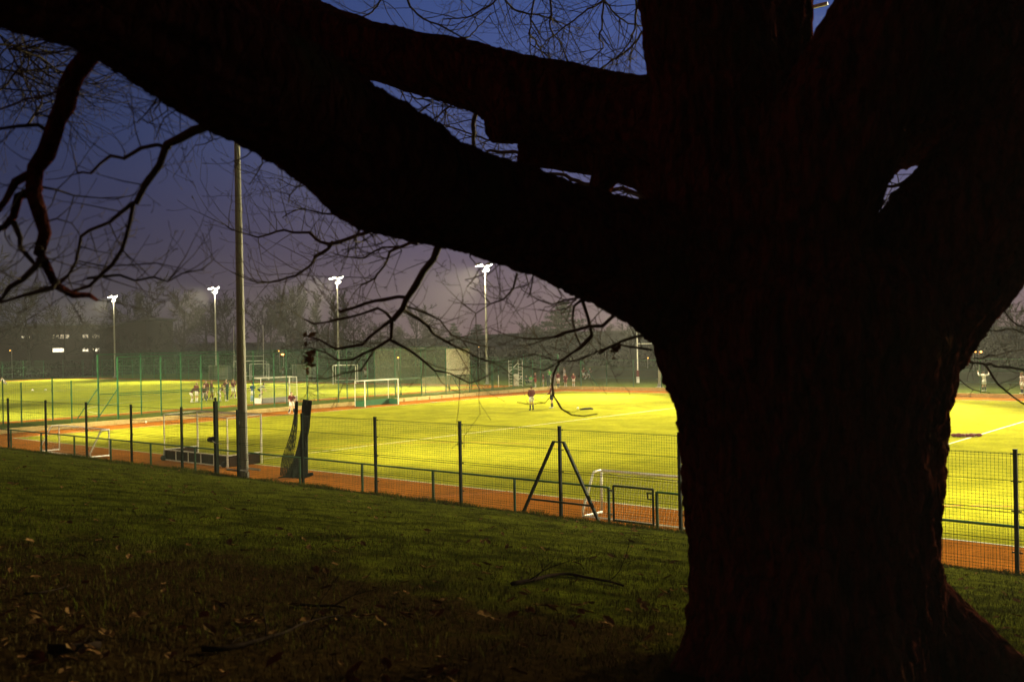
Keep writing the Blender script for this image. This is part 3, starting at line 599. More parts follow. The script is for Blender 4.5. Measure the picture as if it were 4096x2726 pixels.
# taller post with the winch of the dividing net
tp = thing('net_post', 'tall dark green post with a winch box, left of the near floodlight mast', 'post', W(32.97, VF - .1, 0))
m_ = MB(); m_.bx(W(32.97, VF - .1, 1.5), .13, .13, 3.0, ANG_A); obj('pole', m_, M['dark_steel'], tp)
m_ = MB(); m_.tube([W(32.97, VF - .1, 3.0), W(32.97, VF - .1, 3.1)], .035, 8); m_.ball(W(32.97, VF - .1, 3.1), .05); obj('pulley', m_, M['dark_steel'], tp)
m_ = MB(); m_.bx(W(33.1, VF - .2, 1.55), .14, .14, .2, ANG_A); m_.tube([W(33.16, VF - .28, 1.55), W(33.02, VF - .28, 1.55)], .09, 12); obj('winch', m_, M['rubber'], tp)
m_ = MB(); m_.tube([W(33.0, VF - .25, 1.52), W(32.8, VF - .25, 1.44), W(32.5, VF - .22, 1.42), W(32.45, VF - .22, 1.4)], .014, 6); obj('handle', m_, M['steel'], tp)
# spectator rail
VR = 22.5
rf = thing('rail_fence', 'low green spectator rail fence with mesh infill, standing behind the taller mesh fence', 'fence', W(30, VR, 0))
m_ = MB(); m_.tube([W(66, VR, 1.02), W(15.55, VR, 1.02)], .03, 8); obj('rail', m_, M['green_steel'], rf)
m_ = MB(); m_.tube([W(14.0, VR, 1.02), W(-6, VR, 1.02)], .03, 8); obj('rail', m_, M['green_steel'], rf)
m_ = MB(); wires(m_, W(66, VR), W(15.55, VR), .05, .98, .06, .06, .0024); obj('wire_mesh', m_, M['wire'], rf)
m_ = MB(); wires(m_, W(14.0, VR), W(-6, VR), .05, .98, .06, .06, .0024); obj('wire_mesh', m_, M['wire'], rf)
for i in range(21):
    u = 15.53 + (i - 6) * 3.36 if i >= 6 else 14.0 - (5 - i) * 3.3
    m_ = MB(); m_.bx(W(u, VR, .5), .06, .06, 1.06 if i in (5, 6) else 1.0, ANG_A); obj('post', m_, M['green_steel'], rf)
gt = thing('gate', 'small dark green mesh gate in the low rail fence, beside the trunk', 'gate', W(15.3, VR, 0))
m_ = MB()
for a, b in [((15.38, .1), (15.38, 1.08)), ((15.38, 1.08), (14.12, 1.08)), ((14.12, 1.08), (14.12, .1)), ((14.12, .14), (15.38, .14))]: m_.beam(W(a[0], VR, a[1]), W(b[0], VR, b[1]), .055)
obj('frame', m_, M['dark_steel'], gt)
m_ = MB(); wires(m_, W(15.36, VR), W(14.14, VR), .14, 1.06, .06, .06, .0024); obj('wire_mesh', m_, M['wire'], gt)
m_ = MB(); m_.bx(W(14.2, VR - .05, .98), .16, .03, .03, ANG_A); m_.bx(W(14.25, VR - .05, .9), .03, .03, .18, ANG_A); m_.bx(W(14.16, VR - .05, .82), .16, .03, .03, ANG_A); obj('latch', m_, M['dark_steel'], gt)
for z in (.3, .95): m_ = MB(); m_.bx(W(15.45, VR - .03, z), .12, .04, .05, ANG_A); obj('hinge', m_, M['steel'], gt)
# timber kickboards
def kick(name, label, a, b, h, side):
    k = MB(); L = (b - a).length; t = (b - a) / L; n = int(L / 3.0); r = random.Random(len(label)); nn = Vector((-t.y, t.x, 0))
    for i in range(n):
        p = a + t * (L * (i + .5) / n); k.box(p + UP * (h / 2 + r.uniform(-.006, .006)) + nn * r.uniform(-.006, .006), t * (L / n / 2 - .006), nn * .045, UP * h / 2)
    for i in range(n * 2): k.box(a + t * (L * i / (n * 2)) - nn * side * .075 + UP * h * .4, t * .04, nn * .03, UP * h * .4)
    tag(obj(name, k, M['timber']), label, 'kickboard')
kick('kickboard', 'long pale timber kickboard along the goal line at the left end of the near pitch', W(63.0, 22.8), W(63.0, 82.2), .31, 1)
kick('kickboard', 'brown timber kickboard along the far touch line of the near pitch, below the green fence', W(62.9, 82.3), W(-42, 82.3), .31, 1)
# double fence between the two pitches, taller behind the goals
def divider(u, lab, tall0, tall1, lowh, tallh, vlist, brace_end=True):
    f = thing('ball_stop_fence', lab, 'fence', W(u, 40, ZF))
    lo = MB(); hi = MB(); v0, v1 = vlist[0], vlist[-1]
    wires(hi, W(u, tall0), W(u, tall1), ZF + .05, tallh, .13, .2, .0032)
    wires(lo, W(u, v0 - 8), W(u, tall0), ZF + .05, lowh, .13, .2, .0032)
    obj('wire_mesh', hi, M['far_wire'], f); obj('wire_mesh', lo, M['far_wire'], f)
    lo = MB(); wires(lo, W(u, tall1), W(u, 82.4), ZF + .05, lowh, .13, .2, .0032); obj('wire_mesh', lo, M['far_wire'], f)
    for z in (tallh, ZF + 1.62): m_ = MB(); m_.tube([W(u - .04, tall0, z), W(u - .04, tall1, z)], .026, 6); obj('rail', m_, M['green_steel'], f)
    m_ = MB(); m_.tube([W(u - .04, tall1, lowh), W(u - .04, 82.4, lowh)], .02, 6); obj('rail', m_, M['green_steel'], f)
    for v in vlist:
        tall = tall0 - .1 <= v <= tall1 + .1; m_ = MB(); post(m_, W(u, v), ZF - .1, tallh if tall else lowh, .09 if v in (tall0, tall1) else .065)
        obj('post', m_, M['green_steel'], f)
    m_ = MB(); m_.beam(W(u, tall0 - .05, ZF + 2.0), W(u, tall0 - 1.55, ZF), .05); m_.beam(W(u, tall0, ZF + 1.0), W(u, tall0 - .8, ZF + 1.0), .04); obj('brace', m_, M['green_steel'], f)
    m_ = MB(); m_.beam(W(u, tall1 + .05, ZF + 2.0), W(u, tall1 + 1.55, ZF), .05); obj('brace', m_, M['green_steel'], f)
    return f
vl = [28 + 3.2 * i for i in range(-2, 17)]
fa = divider(63.75, 'nearer of the two parallel green ball stop fences between the pitches', vl[4], vl[15], 3.03, 4.5, vl)
fb = divider(66.4, 'farther of the two parallel green ball stop fences between the pitches', vl[4], vl[15], 3.2, 4.68, vl)
M['faint_glow'] = painted_glow_mat('painted_faint_glow', (.40, .42, .27), 34, .57)  # dimmer sheet colour for the fading edge of the painted glow
m_ = MB(); m_.quad(W(66.32, vl[12], ZF + .1), W(66.32, vl[15], ZF + .1), W(66.32, vl[15], 4.62), W(66.32, vl[12], 4.62)); obj('painted_mesh_glow', m_, M['faint_glow'], fb)  # added sheets, here and below: lamplit mesh and haze painted as pale panels
m_ = MB(); m_.quad(W(63.67, vl[13], .36), W(63.67, vl[15], .36), W(63.67, vl[15], 1.95), W(63.67, vl[13], 1.95)); obj('painted_mesh_glow', m_, M['faint_glow'], fa)
m_ = MB(); m_.quad(W(63.67, vl[14], 2.0), W(63.67, vl[15], 2.0), W(63.67, vl[15], 4.45), W(63.67, vl[14], 4.45)); obj('painted_mesh_glow', m_, M['bright_glow'], fa)
def line_fence(label, a, b, h, sp, wx=.14, braces=(), big=()):
    f = thing('boundary_fence', label, 'fence', (a + b) / 2 + UP * ZF); L = (b - a).length; t = (b - a) / L
    m_ = MB(); wires(m_, a, b, ZF + .04, ZF + h, wx, .2, .0032); obj('wire_mesh', m_, M['far_wire'], f)
    for z in (h, h * .66, h * .33): m_ = MB(); m_.tube([a + UP * (ZF + z), b + UP * (ZF + z)], .013, 5); obj('rail', m_, M['green_steel'], f)
    n = int(L / sp)
    for i in range(n + 1):
        m_ = MB(); post(m_, a + t * (L * i / n), ZF - .1, ZF + h, .11 if i in big else .06); obj('post', m_, M['green_steel'], f)
    for s, k in braces:
        p = a + t * s; m_ = MB(); m_.beam(p + UP * (ZF + h * .95), p + t * k + UP * ZF, .05); obj('brace', m_, M['green_steel'], f)
    return f
line_fence('green mesh fence beyond the far touch line of the near pitch, running behind the trunk', W(60.3, 82.75), W(-42, 82.75), 2.65, 3.15, braces=((.2, 1.9),), big=(0,))
line_fence('green mesh fence beyond the far side of the second pitch, below the bare trees', W(164, 82.4), W(68, 82.4), 3.0, 3.2, wx=.2, braces=((34, 2.0), (36, -2)))
line_fence('short green mesh fence beside the scaffold tower at the far corner', W(67.6, 82.4), W(62.6, 81.9), 3.3, 2.5, big=(2,))
line_fence('green mesh fence along the far end of the second pitch, under the school', W(164, 82.2), W(164, 30), 3.0, 3.2, wx=.2)

# ================================================================== FLOODLIGHTS
def spot(parent, loc, aim, watt, cone):
    l = bpy.data.lights.new('floodlight_beam', 'SPOT'); l.energy = watt; l.color = LIGHT_COL; l.spot_size = math.radians(cone); l.spot_blend = 1.0; l.shadow_soft_size = .35
    o = bpy.data.objects.new('floodlight_beam', l); C.objects.link(o); o.parent = parent; o.location = loc
    o.rotation_euler = (aim).to_track_quat('-Z', 'Y').to_euler(); return o
def mast(u, v, z, label, face, h=13.2, watt=None, cone=78, tilt=48, big=False, spill=.12, skew=0.0):
    r0 = .19 if big else .15
    root = thing('floodlight_mast', label, 'floodlight', W(u, v, z), 'floodlight masts around the pitches'); b = root.location.copy()
    F = (BV * face + AV * skew).normalized(); S = F.cross(UP)
    m_ = MB(); m_.tube([b, b + UP * h * .33, b + UP * h * .33, b + UP * h * .66, b + UP * h * .66, b + UP * h], [r0, r0 * .86, r0 * .82, r0 * .68, r0 * .64, r0 * .5], 12, side=S)
    po = obj('pole', m_, M['dull_steel'] if big else M['steel'], root, smooth=False)
    m_ = MB(); m_.bx(b + UP * .02, .6, .6, .05, ANG_A)
    for k in range(4): m_.box(b + UP * .16, (AV if k % 2 else BV) * .26, (BV if k % 2 else AV) * .008, UP * .15)
    obj('base_plate', m_, M['steel'], root)
    m_ = MB(); m_.beam(b + UP * h - S * .95, b + UP * h + S * .95, .09); m_.beam(b + UP * (h - .55) - S * .5, b + UP * (h - .55) + S * .5, .07); obj('crossarm', m_, M['steel'], root)
    for k, (sx, dz) in enumerate(((-.8, .1), (.75, .16), (.45, .16) if False else (-.42, -.5))):
        c = b + UP * (h + dz) + S * sx + F * .22; t = (F * math.cos(math.radians(24)) - UP * math.sin(math.radians(24))); nrm = (F * math.sin(math.radians(24)) + UP * math.cos(math.radians(24)))
        m_ = MB(); hw = .36 if k < 2 else .26
        P = [c + S * (i * hw) + t * (j * .27) for j in (-1, 1) for i in (-1, 1)]
        top = [c + S * (i * hw * .7) + t * (j * .16) + nrm * .2 for j in (-1, 1) for i in (-1, 1)]
        m_.add(P + top, [(4, 5, 7, 6), (0, 1, 5, 4), (2, 6, 7, 3), (0, 4, 6, 2), (1, 3, 7, 5)])
        la = obj('lamp', m_, M['lamp_body'], root)
        m_ = MB(); m_.quad(*[c + S * (i * hw * .96) + t * (j * .26) - nrm * (.004 + (.10 if j > 0 else 0.03)) for i, j in ((-1, -1), (-1, 1), (1, 1), (1, -1))])
        m_.ball(c - nrm * .06, hw * .9, .2, .12, 10, 6, rot=Matrix((S, t, nrm)).transposed())
        obj('lamp_face', m_, M['lamp'], la)
    aim = (F * math.sin(math.radians(tilt)) - UP * math.cos(math.radians(tilt)))
    s_ = spot(root, (0, 0, h - .35), aim, watt or FLOOD_W, cone); s_.location += F * .55
    s_ = spot(root, (0, 0, h - .4), -UP + F * .1, (watt or FLOOD_W) * spill, 152); s_.location += F * .5
    return root
LBL = {155.3: 'leftmost far floodlight mast, above the lit school windows', 126.3: 'far floodlight mast behind the left shelter, second from the left', 99.0: 'far lit floodlight mast behind the hanging twigs, middle of the row', 73.7: 'tall lit floodlight mast near the scaffold tower, its lamps against the great limb', 51.2: 'floodlight mast half hidden by the left edge of the trunk beside the rugby post'}
for u, l in LBL.items(): mast(u, 83.4 if u > 60 else 83.2, ZF, l, -1, tilt=59, watt=FLOOD_W * {51.2: 1.8, 73.7: 1.4}.get(u, .85), cone=78 if u < 80 else 100, spill=.12 if u < 80 else .04)
for u in (27, 3, -21): mast(u, 83.2, ZF, 'lit floodlight mast beyond the far touch line, hidden behind the trunk', -1, tilt=59, watt=FLOOD_W * 3.1)
nm = mast(31.98, 22.2, .0, 'thick near floodlight mast rising behind the mesh fence to the great limb', 1, big=True, tilt=50, h=15.6, watt=FLOOD_W * .5)
m_ = MB(); b = nm.location.copy()
for s in (-1, 1): m_.tube([b + BV * s * .3 + AV * .62 + UP * .42, b + BV * s * .3 - AV * .62 + UP * .42], .045, 8)
obj('base_clamp', m_, M['steel'], nm)
m_ = MB(); m_.bx(b - BV * .2 + UP * 2.2 - AV * .05, .09, .06, .12, ANG_A); obj('junction_box', m_, M['steel'], nm)
for u in (9.5, -12): mast(u, 22.2, 0, 'lit floodlight mast on the near touch line, hidden right of or behind the trunk', 1, tilt=50, watt=FLOOD_W * .42)
for u in (56.5, 74, 105, 138): mast(u, 21.5, ZF if u > 60 else 0, 'lit floodlight mast on the near touch line, out of frame to the left', 1, tilt=50 if u < 60 else 54, watt=FLOOD_W * (.6 if u < 60 else .65 if u < 80 else 1.0), cone=78 if u < 60 else 80, spill=.12 if u < 60 else .015)

# ================================================================== GOALS AND PITCH FURNITURE
def training_goal(u0, v0, label):
    """small portable goal with bent side frames: 5 m wide, 1.25 m high"""
    g = thing('training_goal', label, 'goal', W(u0, v0, 0), 'small training goals by the fence')
    Lw, h, dt, db = 5.0, 1.25, .35, .95; r = .035
    m_ = MB()
    m_.tube([W(u0, v0, h), W(u0 - Lw, v0, h)], r, 8); obj('crossbar', m_, M['white'], g, True)
    for s in (0, Lw):
        m_ = MB(); m_.tube([W(u0 - s, v0, 0), W(u0 - s, v0, h)], r, 8); obj('upright', m_, M['white'], g, True)
        m_ = MB(); u = u0 - s; m_.tube([W(u, v0, h), W(u, v0 - dt, h), W(u, v0 - dt - .06, h - .05), W(u, v0 - db, .22), W(u, v0 - db, .04), W(u, v0, .04)], r, 8); obj('side_frame', m_, M['white'], g, True)
    m_ = MB(); m_.tube([W(u0, v0 - db, .05), W(u0 - Lw, v0 - db, .05)], r, 8); obj('ground_bar', m_, M['white'], g, True)
    m_ = MB(); r_ = random.Random(int(u0))
    for i in range(41):
        u = u0 - Lw * i / 40; m_.tube([W(u, v0, h), W(u, v0 - dt, h - .03 - .05 * abs(math.sin(i * .8))), W(u, v0 - db * .8 + .1, .55), W(u, v0 - db, .06)], .0035, 3, cap=False)
    for j in range(11):
        f = j / 10; m_.tube([W(u0 - Lw * k / 12, v0 - dt - (db - dt) * f + .03 * math.sin(k * 2.1 + j), (h - .04) * (1 - f) + .06 * f + .02 * math.sin(k * 1.7)) for k in range(13)], .0035, 3, cap=False)
    m_.tube([W(u0 - Lw * k / 16, v0 - .02, h - .04 - .09 * abs(math.sin(k * .6))) for k in range(17)], .006, 4)
    obj('net', m_, M['white_net'], g)
    return g
training_goal(49.9, 23.75, 'small white portable goal with sloping sides, at the far left behind the fence')
training_goal(16.75, 23.9, 'small white portable goal partly hidden by the trunk, behind the gate')
def hockey_goal(name, label, o, right, back, wd, h, dep, frame, board, bh=.46, inner=None, topbars=True, group=None, wheels=False, net=True, backframe=False):
    """o: base of one front post; right: along the mouth; back: away from the field"""
    g = thing(name, label, 'goal', o, group); R = Vector(right); Bk = Vector(back)
    for s in (0, wd):
        m_ = MB(); m_.beam(o + R * s, o + R * s + UP * h, .075, .05, up=Bk); obj('upright', m_, frame, g)
    m_ = MB(); m_.beam(o + UP * (h - .0375) + R * .04, o + R * (wd - .04) + UP * (h - .0375), .06, .075); obj('crossbar', m_, frame, g)
    if topbars:
        m_ = MB()
        for s in (0.0, wd):
            m_.beam(o + R * s + UP * (h - .04) + Bk * .05, o + R * s + Bk * (dep * .98) + UP * (h - .06), .04)
            m_.beam(o + R * s + Bk * dep + UP * (h - .04), o + R * s + Bk * dep, .045)
        m_.beam(o + Bk * dep + UP * (h - .06), o + R * wd + Bk * dep + UP * (h - .06), .04)
        obj('back_frame', m_, frame, g)
    m_ = MB(); m_.box(o + R * wd / 2 + Bk * (dep - .04) + UP * bh / 2, R * (wd / 2 - .02), Bk * .02, UP * bh / 2); obj('back_board', m_, inner or board, g)
    for s in (.03, wd - .03):
        m_ = MB(); m_.box(o + R * s + Bk * dep * .5 + UP * bh / 2, R * .018, Bk * (dep / 2 - .07), UP * bh / 2); obj('side_board', m_, board, g)
    if backframe:
        m_ = MB()
        for z in (.03, .48): m_.beam(o + Bk * (dep + .03) + UP * z, o + R * wd + Bk * (dep + .03) + UP * z, .045)
        for k in range(6): m_.beam(o + R * wd * k / 5 + Bk * (dep + .03), o + R * wd * k / 5 + Bk * (dep + .03) + UP * .46, .04)
        for s in (0, wd): m_.beam(o + R * s + UP * .48, o + R * s + Bk * dep + UP * .48, .04)
        obj('support_frame', m_, frame, g)
    if wheels:
        for s in (.1, wd - .1):
            m_ = MB(); c = o + R * s + Bk * (dep + .12) + UP * .12; m_.tube([c - R * .05, c + R * .05], .12, 12); obj('wheel', m_, M['rubber'], g)
    if net:
        m_ = MB(); n = int(wd / .12)
        for i in range(n + 1):
            p = o + R * (wd * i / n); m_.tube([p + UP * (h - .05), p + Bk * dep * .95 + UP * (h - .08), p + Bk * dep * .97 + UP * bh], .0028, 3, cap=False)
        for j in range(14): z = bh + (h - bh - .08) * j / 13; m_.tube([o + Bk * dep * .96 + UP * z, o + R * wd + Bk * dep * .96 + UP * z], .0028, 3, cap=False)
        for s in (0, wd):
            for j in range(9): z = bh + (h - bh - .1) * j / 8; m_.tube([o + R * s + UP * z, o + R * s + Bk * dep * .95 + UP * z], .0028, 3, cap=False)
        obj('net', m_, M['black_net'] if board is not M['white_board'] else M['white_net'], g)
    return g
hockey_goal('hockey_goal', 'white hockey goal with green boards on the far left goal line of the near pitch', W(60.5, 53.6), BV, AV, 3.66, 2.14, 1.2, M['white'], M['green_board'])
hockey_goal('goal', 'large white wheeled goal with dark boards standing beside the near floodlight mast', W(41.0, 26.0), -AV, -BV, 4.9, 2.13, 1.7, M['white'], M['board'], wheels=True, backframe=True)
hockey_goal('hockey_goal', 'white hockey goal of the second pitch, side board towards the camera, beside the blue goalkeeper', W(69.5, 49.4, ZF), BV, -AV, 3.66, 2.14, 1.0, M['white'], M['white_board'], inner=M['grey_cloth'])
def frame_goal(label, c, ang, wd, h, dep, board=False):
    g = thing('football_goal', label, 'goal', c, 'pale goals beyond the second pitch'); R = Vector((math.cos(ang), math.sin(ang), 0)); Bk = Vector((-math.sin(ang), math.cos(ang), 0))
    for s in (0, wd): m_ = MB(); m_.tube([c + R * s, c + R * s + UP * h], .06, 8); obj('upright', m_, M['white'], g)
    m_ = MB(); m_.tube([c + UP * h, c + R * wd + UP * h], .06, 8); obj('crossbar', m_, M['white'], g)
    m_ = MB()
    for s in (0, wd): m_.tube([c + R * s + UP * h, c + R * s + Bk * dep + UP * h * .98, c + R * s + Bk * dep], .035, 6)
    m_.tube([c + Bk * dep + UP * .4, c + R * wd + Bk * dep + UP * .4], .035, 6); obj('back_frame', m_, M['white'], g)
    if board: m_ = MB(); m_.box(c + R * wd / 2 + Bk * dep + UP * .35, R * wd / 2, Bk * .02, UP * .35); obj('back_board', m_, M['board'], g)
    return g
X0 = lambda px, d: pix(px, 800, d).x
def gp(px, d, z=ZF): return Vector((X0(px, d), d, z))
frame_goal('tall pale goal frame behind the second pitch, right of the left shelter', gp(537, 144), 0, 4.3, 2.6, 1.6)
frame_goal('boxy pale goal frame behind the near floodlight mast, beyond the second pitch', gp(574, 139), .1, 2.5, 2.25, 1.2)
frame_goal('dark backed goal frame beyond the second pitch, left of the green hockey goal', gp(765, 119.5), .05, 2.7, 2.25, 2.4, board=True)
def shelter(label, c, wd, h, dep):
    s = thing('shelter', label, 'shelter', c, 'curved roof shelters beyond the second pitch'); x = Vector((1, -.12, 0)).normalized(); y = Vector((.12, 1, 0)).normalized()
    prof = [(0, h), (dep * .45, h), (dep * .75, h * .95), (dep * .95, h * .82), (dep, h * .6), (dep, 0)]
    m_ = MB(); a = [c + y * p + UP * q for p, q in prof]; b_ = [p + x * wd for p in a]; n = len(a)
    m_.add(a + b_, [(i, i + 1, n + i + 1, n + i) for i in range(n - 1)]); sh = obj('roof_shell', m_, M['glassy'], s)
    for k, o in enumerate((0, wd)):
        m_ = MB(); q = [c + x * o + y * p + UP * z for p, z in prof] + [c + x * o]; m_.add(q, [tuple(range(len(q)))]); obj('side_panel', m_, M['glassy'], s)
    m_ = MB()
    for o in (0, wd / 2, wd): m_.tube([c + x * o] + [c + x * o + y * p + UP * z for p, z in prof], .03, 6)
    m_.tube([c + UP * h, c + x * wd + UP * h], .03, 6); m_.tube([c + UP * 1.0, c + x * wd + UP * 1.0 + y * .01], .02, 6); obj('frame', m_, M['steel'], s)
    m_ = MB(); m_.box(c + x * wd / 2 + y * dep * .75 + UP * .45, x * (wd / 2 - .1), y * .18, UP * .03); obj('bench', m_, M['board'], s)
M['glassy'] = mat('frosted_polycarbonate', (.36, .40, .34), .35, var=.12, scale=1.2)
M['glassy'].node_tree.nodes['Principled BSDF'].inputs['Alpha'].default_value = .8
shelter('left frosted shelter with curved roof, beyond the second pitch', gp(480, 143), 2.75, 2.05, 1.6)
shelter('right frosted shelter with curved roof, behind the dead leaf cluster', gp(672, 131), 2.6, 2.2, 1.6)
def rugby(label, c, h, sep, ang, barh=3.0, pad=False):
    g = thing('rugby_posts', label, 'goal posts', c); R = Vector((math.cos(ang), math.sin(ang), 0))
    for s in (0, sep):
        m_ = MB(); m_.tube([c + R * s, c + R * s + UP * h], [.075, .045], 10); u_ = obj('upright', m_, M['white'], g)
        if pad:
            m_ = MB(); m_.bx(c + R * s + UP * .32, .3, .3, .62); obj('base_pad', m_, M['white_cloth'], g)
            m_ = MB(); m_.bx(c + R * s + UP * 1.0, .26, .26, .7); obj('pad', m_, M['maroon'], g)
    m_ = MB(); m_.tube([c + UP * barh, c + R * sep + UP * barh], .05, 8); obj('crossbar', m_, M['white'], g)
rugby('white rugby posts with maroon pads just left of the trunk, beyond the far fence', Vector((13.5, 107.4, ZF)), 8.9, 5.6, .25, 4.2, True)
rugby('slender rugby posts far beyond the second pitch, right of the near floodlight mast', gp(606, 171), 8.3, 5.6, 2.9)
# scaffold tower
st = thing('scaffold_tower', 'aluminium scaffold tower beside the far corner of the near pitch', 'scaffold', Vector((-.4, 104.8, ZF)))
ox = Vector((.95, -.3, 0)).normalized(); oy = Vector((.3, .95, 0)); o = st.location.copy()
for k, (a, b) in enumerate(((0, .48), (1.05, 1.5))):
    m_ = MB(); hh = 2.75
    for s in (a, b): m_.tube([o + ox * s, o + ox * s + UP * hh], .025, 6)
    for j in range(9): m_.tube([o + ox * a + UP * (.15 + j * .31), o + ox * b + UP * (.15 + j * .31)], .02, 6)
    obj('ladder_frame', m_, M['white'], st)
m_ = MB(); m_.beam(o + ox * .05 + UP * 1.5, o + ox * 1.05 + UP * 2.5, .06); m_.beam(o + ox * .7 + UP * .3, o + ox * 1.45 + UP * 1.1, .06); obj('brace', m_, M['white'], st)
m_ = MB(); m_.box(o + ox * .75 + UP * 1.85 + oy * .2, ox * .75, oy * .25, UP * .025); obj('platform', m_, M['steel'], st)
m_ = MB(); c = Vector((.35, 106.3, ZF)); m_.tube([c, c + UP * .08, c + UP * 1.1], [.25, .27, .31], 14); m_.tube([c + UP * 1.1, c + UP * 1.18, c + UP * 1.22], [.34, .33, .2], 14)
tag(obj('bin', m_, M['white_board']), 'pale bin standing behind the scaffold tower', 'bin')
wp = MB(); wp.tube([Vector((-1.5, 104.6, ZF)), Vector((-1.5, 104.6, ZF + 1.15))], .04, 8); wp.ball(Vector((-1.5, 104.6, ZF + 1.16)), .045)
tag(obj('marker_post', wp, M['white']), 'short pale post left of the scaffold tower', 'post')
# bunched dividing net on its post
nb = thing('divider_net', 'bunched black dividing net hanging behind the mesh fence, hem spread on the ground', 'net', W(30.9, 24.0, 0))
def net_bundle():
    prof = [((708, 920), 26, .9), ((706, 935), 27, .9), ((704, 960), 25, .9), ((702, 985), 24, .95), ((698, 1005), 22, 1), ((694, 1030), 26, 1), ((691, 1055), 36, 1), ((687, 1078), 50, 1), ((682, 1098), 66, .8)]
    r = random.Random(4); P = [pix(x * 1.0, y, 38.4) for (x, y), h, f in prof]; Rr = [h * .5 * PXM * 38.4 for (x, y), h, f in prof]
    P, Rr = resample(P, Rr, .08); ph = [r.uniform(0, 6.28) for _ in range(6)]
    m_ = MB(); m_.tube(P, Rr, 48, side=AV, flat=.5, jit=lambda i, k: 1 + .13 * math.sin(k * 2 * math.pi / 48 * 9 + ph[0] + i * .06) + .07 * math.sin(k * 2 * math.pi / 48 * 15 + ph[1] - i * .1))
    obj('net', m_, M['black_net'], nb, True)
    m_ = MB()
    for k in range(26):       # loose cords that hang from the top beside the bundle and spread at the hem
        a = k / 25; top = pix(683 + 3 * math.sin(k), 922, 38.5); mid = pix(680 - 6 * a + 4 * math.sin(k * 2), 985, 38.5); low = pix(676 - 26 * a, 1050, 38.4); hem = pix(672 - 28 * a, 1094, 38.3)
        Q, q = resample([top, mid, low, hem], [.008] * 4, .2); m_.tube(Q, .008, 4, cap=False)
    for j in range(16):
        f = j / 15; y = 930 + 160 * f; m_.tube([pix(683 - (1 + 6 * f + 30 * max(0, f - .5)) * t, y + 3 * math.sin(t * 6), 38.45) for t in (0, .25, .5, .75, 1)], .006, 4, cap=False)
    obj('loose_net', m_, M['black_net'], nb)
    m_ = MB(); q = [pix(640, 1099, 38.2), pix(660, 1097, 38.3), pix(680, 1094, 38.3), pix(700, 1095, 38.3), pix(720, 1089, 38.3)]
    m_.tube(q, [.03, .09, .12, .1, .06], 8); obj('hem', m_, M['black_net'], nb, True)
    m_ = MB(); m_.tube([pix(706, 1096, 38.5), pix(706, 925, 38.5)], .05, 8); obj('pole', m_, M['dark_steel'], nb)
net_bundle()
# loose kit on the turf
def small(name, mb, m, label, cat, group=None): return tag(obj(name, mb, m, None, True), label, cat, group)
small('hockey_ball', MB().ball(Vector((4.72, 72.9, .075)), .08, n=12, m=8), M['white'], 'white ball lying on the bright turf right of the two boys', 'ball')
small('hockey_ball', MB().ball(W(62.3, 35.6, .08), .08, n=12, m=8), M['white'], 'white ball lying on the red border at the left', 'ball')
m_ = MB(); c = Vector((5.3, 71.6, .02)); m_.tube([c + Vector((-.5, .1, .02)), c + Vector((-.2, .04, .07)), c + Vector((.25, 0, .09)), c + Vector((.45, -.02, .05))], [.05, .1, .11, .05], 8, flat=.7); small('kit_bag', m_, M['black_cloth'], 'small dark kit bag lying right of the ball on the turf', 'bag')
m_ = MB(); r_ = np.random.RandomState(3); c = Vector((22.0, 48.4, .02))
for i in range(7):
    a = Vector((-.55 + .19 * i, r_.randn() * .07, .02)); m_.ball(c + a + UP * .04, .18, .14, .075 + .03 * r_.rand(), 9, 6, rot=Matrix.Rotation(r_.rand() * 3, 3, 'Z'))
small('clothes_pile', m_, M['maroon'], 'heap of maroon clothing dropped on the white line right of the trunk', 'clothes')
for k, (x, y) in enumerate(((-56.9, 117.9), (-55.4, 118.0))):
    m_ = MB(); c = Vector((x, y, ZF)); m_.tube([c, c + UP * .02, c + UP * .16], [.16, .14, .05], 12); small('marker_cone', m_, M['white_cloth'], ['left of two pale marker discs on the second pitch', 'right of two pale marker discs on the second pitch'][k], 'cone', 'pale marker cones')

# fallen wood on the bank
def fallen(label, rows, r0, r1, tw=0, seed=1, name='fallen_branch'):
    P = []
    for x, y in rows:
        lo, hi = 3.0, 60.0                    # walk out along the ray until it meets the bank
        for _ in range(40):
            md = (lo + hi) / 2; q = pix(x, y, md)
            if q.z > bank_at(q): lo = md
            else: hi = md
        q = pix(x, y, lo); P.append(q + UP * (r0 * .8 + .01))
    n = len(P); Rr = [r0 + (r1 - r0) * i / (n - 1) for i in range(n)]; P2, R2 = resample(P, Rr, .1)
    m_ = MB(); m_.tube(P2, R2, 7); r = random.Random(seed)
    for k in range(tw):
        i = r.randrange(2, len(P2) - 1); d = rnd_dir(r, (P2[i] - P2[i - 1]).normalized(), .8); d.z = abs(d.z) * .6 + .05; twig(m_, r, P2[i], d.normalized(), r.uniform(.3, .7), .007, 1, .2)
    tag(obj(name, m_, M['dead_wood'], None, True), label, 'branch', 'fallen branches on the bank')
fallen('forked dark branch lying on the grass left of the trunk', [(1178, 1348), (1230, 1338), (1270, 1328), (1310, 1325), (1345, 1332), (1400, 1342), (1435, 1352)], .022, .012, 5, 2)
fallen('thin curved branch lying on the dark litter, lower left', [(465, 1500), (500, 1502), (560, 1490), (610, 1476), (660, 1460), (700, 1440), (760, 1425), (790, 1422)], .02, .006, 3, 3)
fallen('short thick stick in the litter at the bottom left corner', [(110, 1504), (150, 1503), (190, 1498), (230, 1494)], .03, .022, 1, 4)
fallen('pale thin stick in the litter at the left', [(55, 1370), (100, 1366), (140, 1357), (160, 1350)], .009, .004, 0, 5)
fallen('dark stick on the grass left of the forked branch', [(675, 1394), (720, 1398), (770, 1398), (795, 1402)], .014, .008, 1, 6)

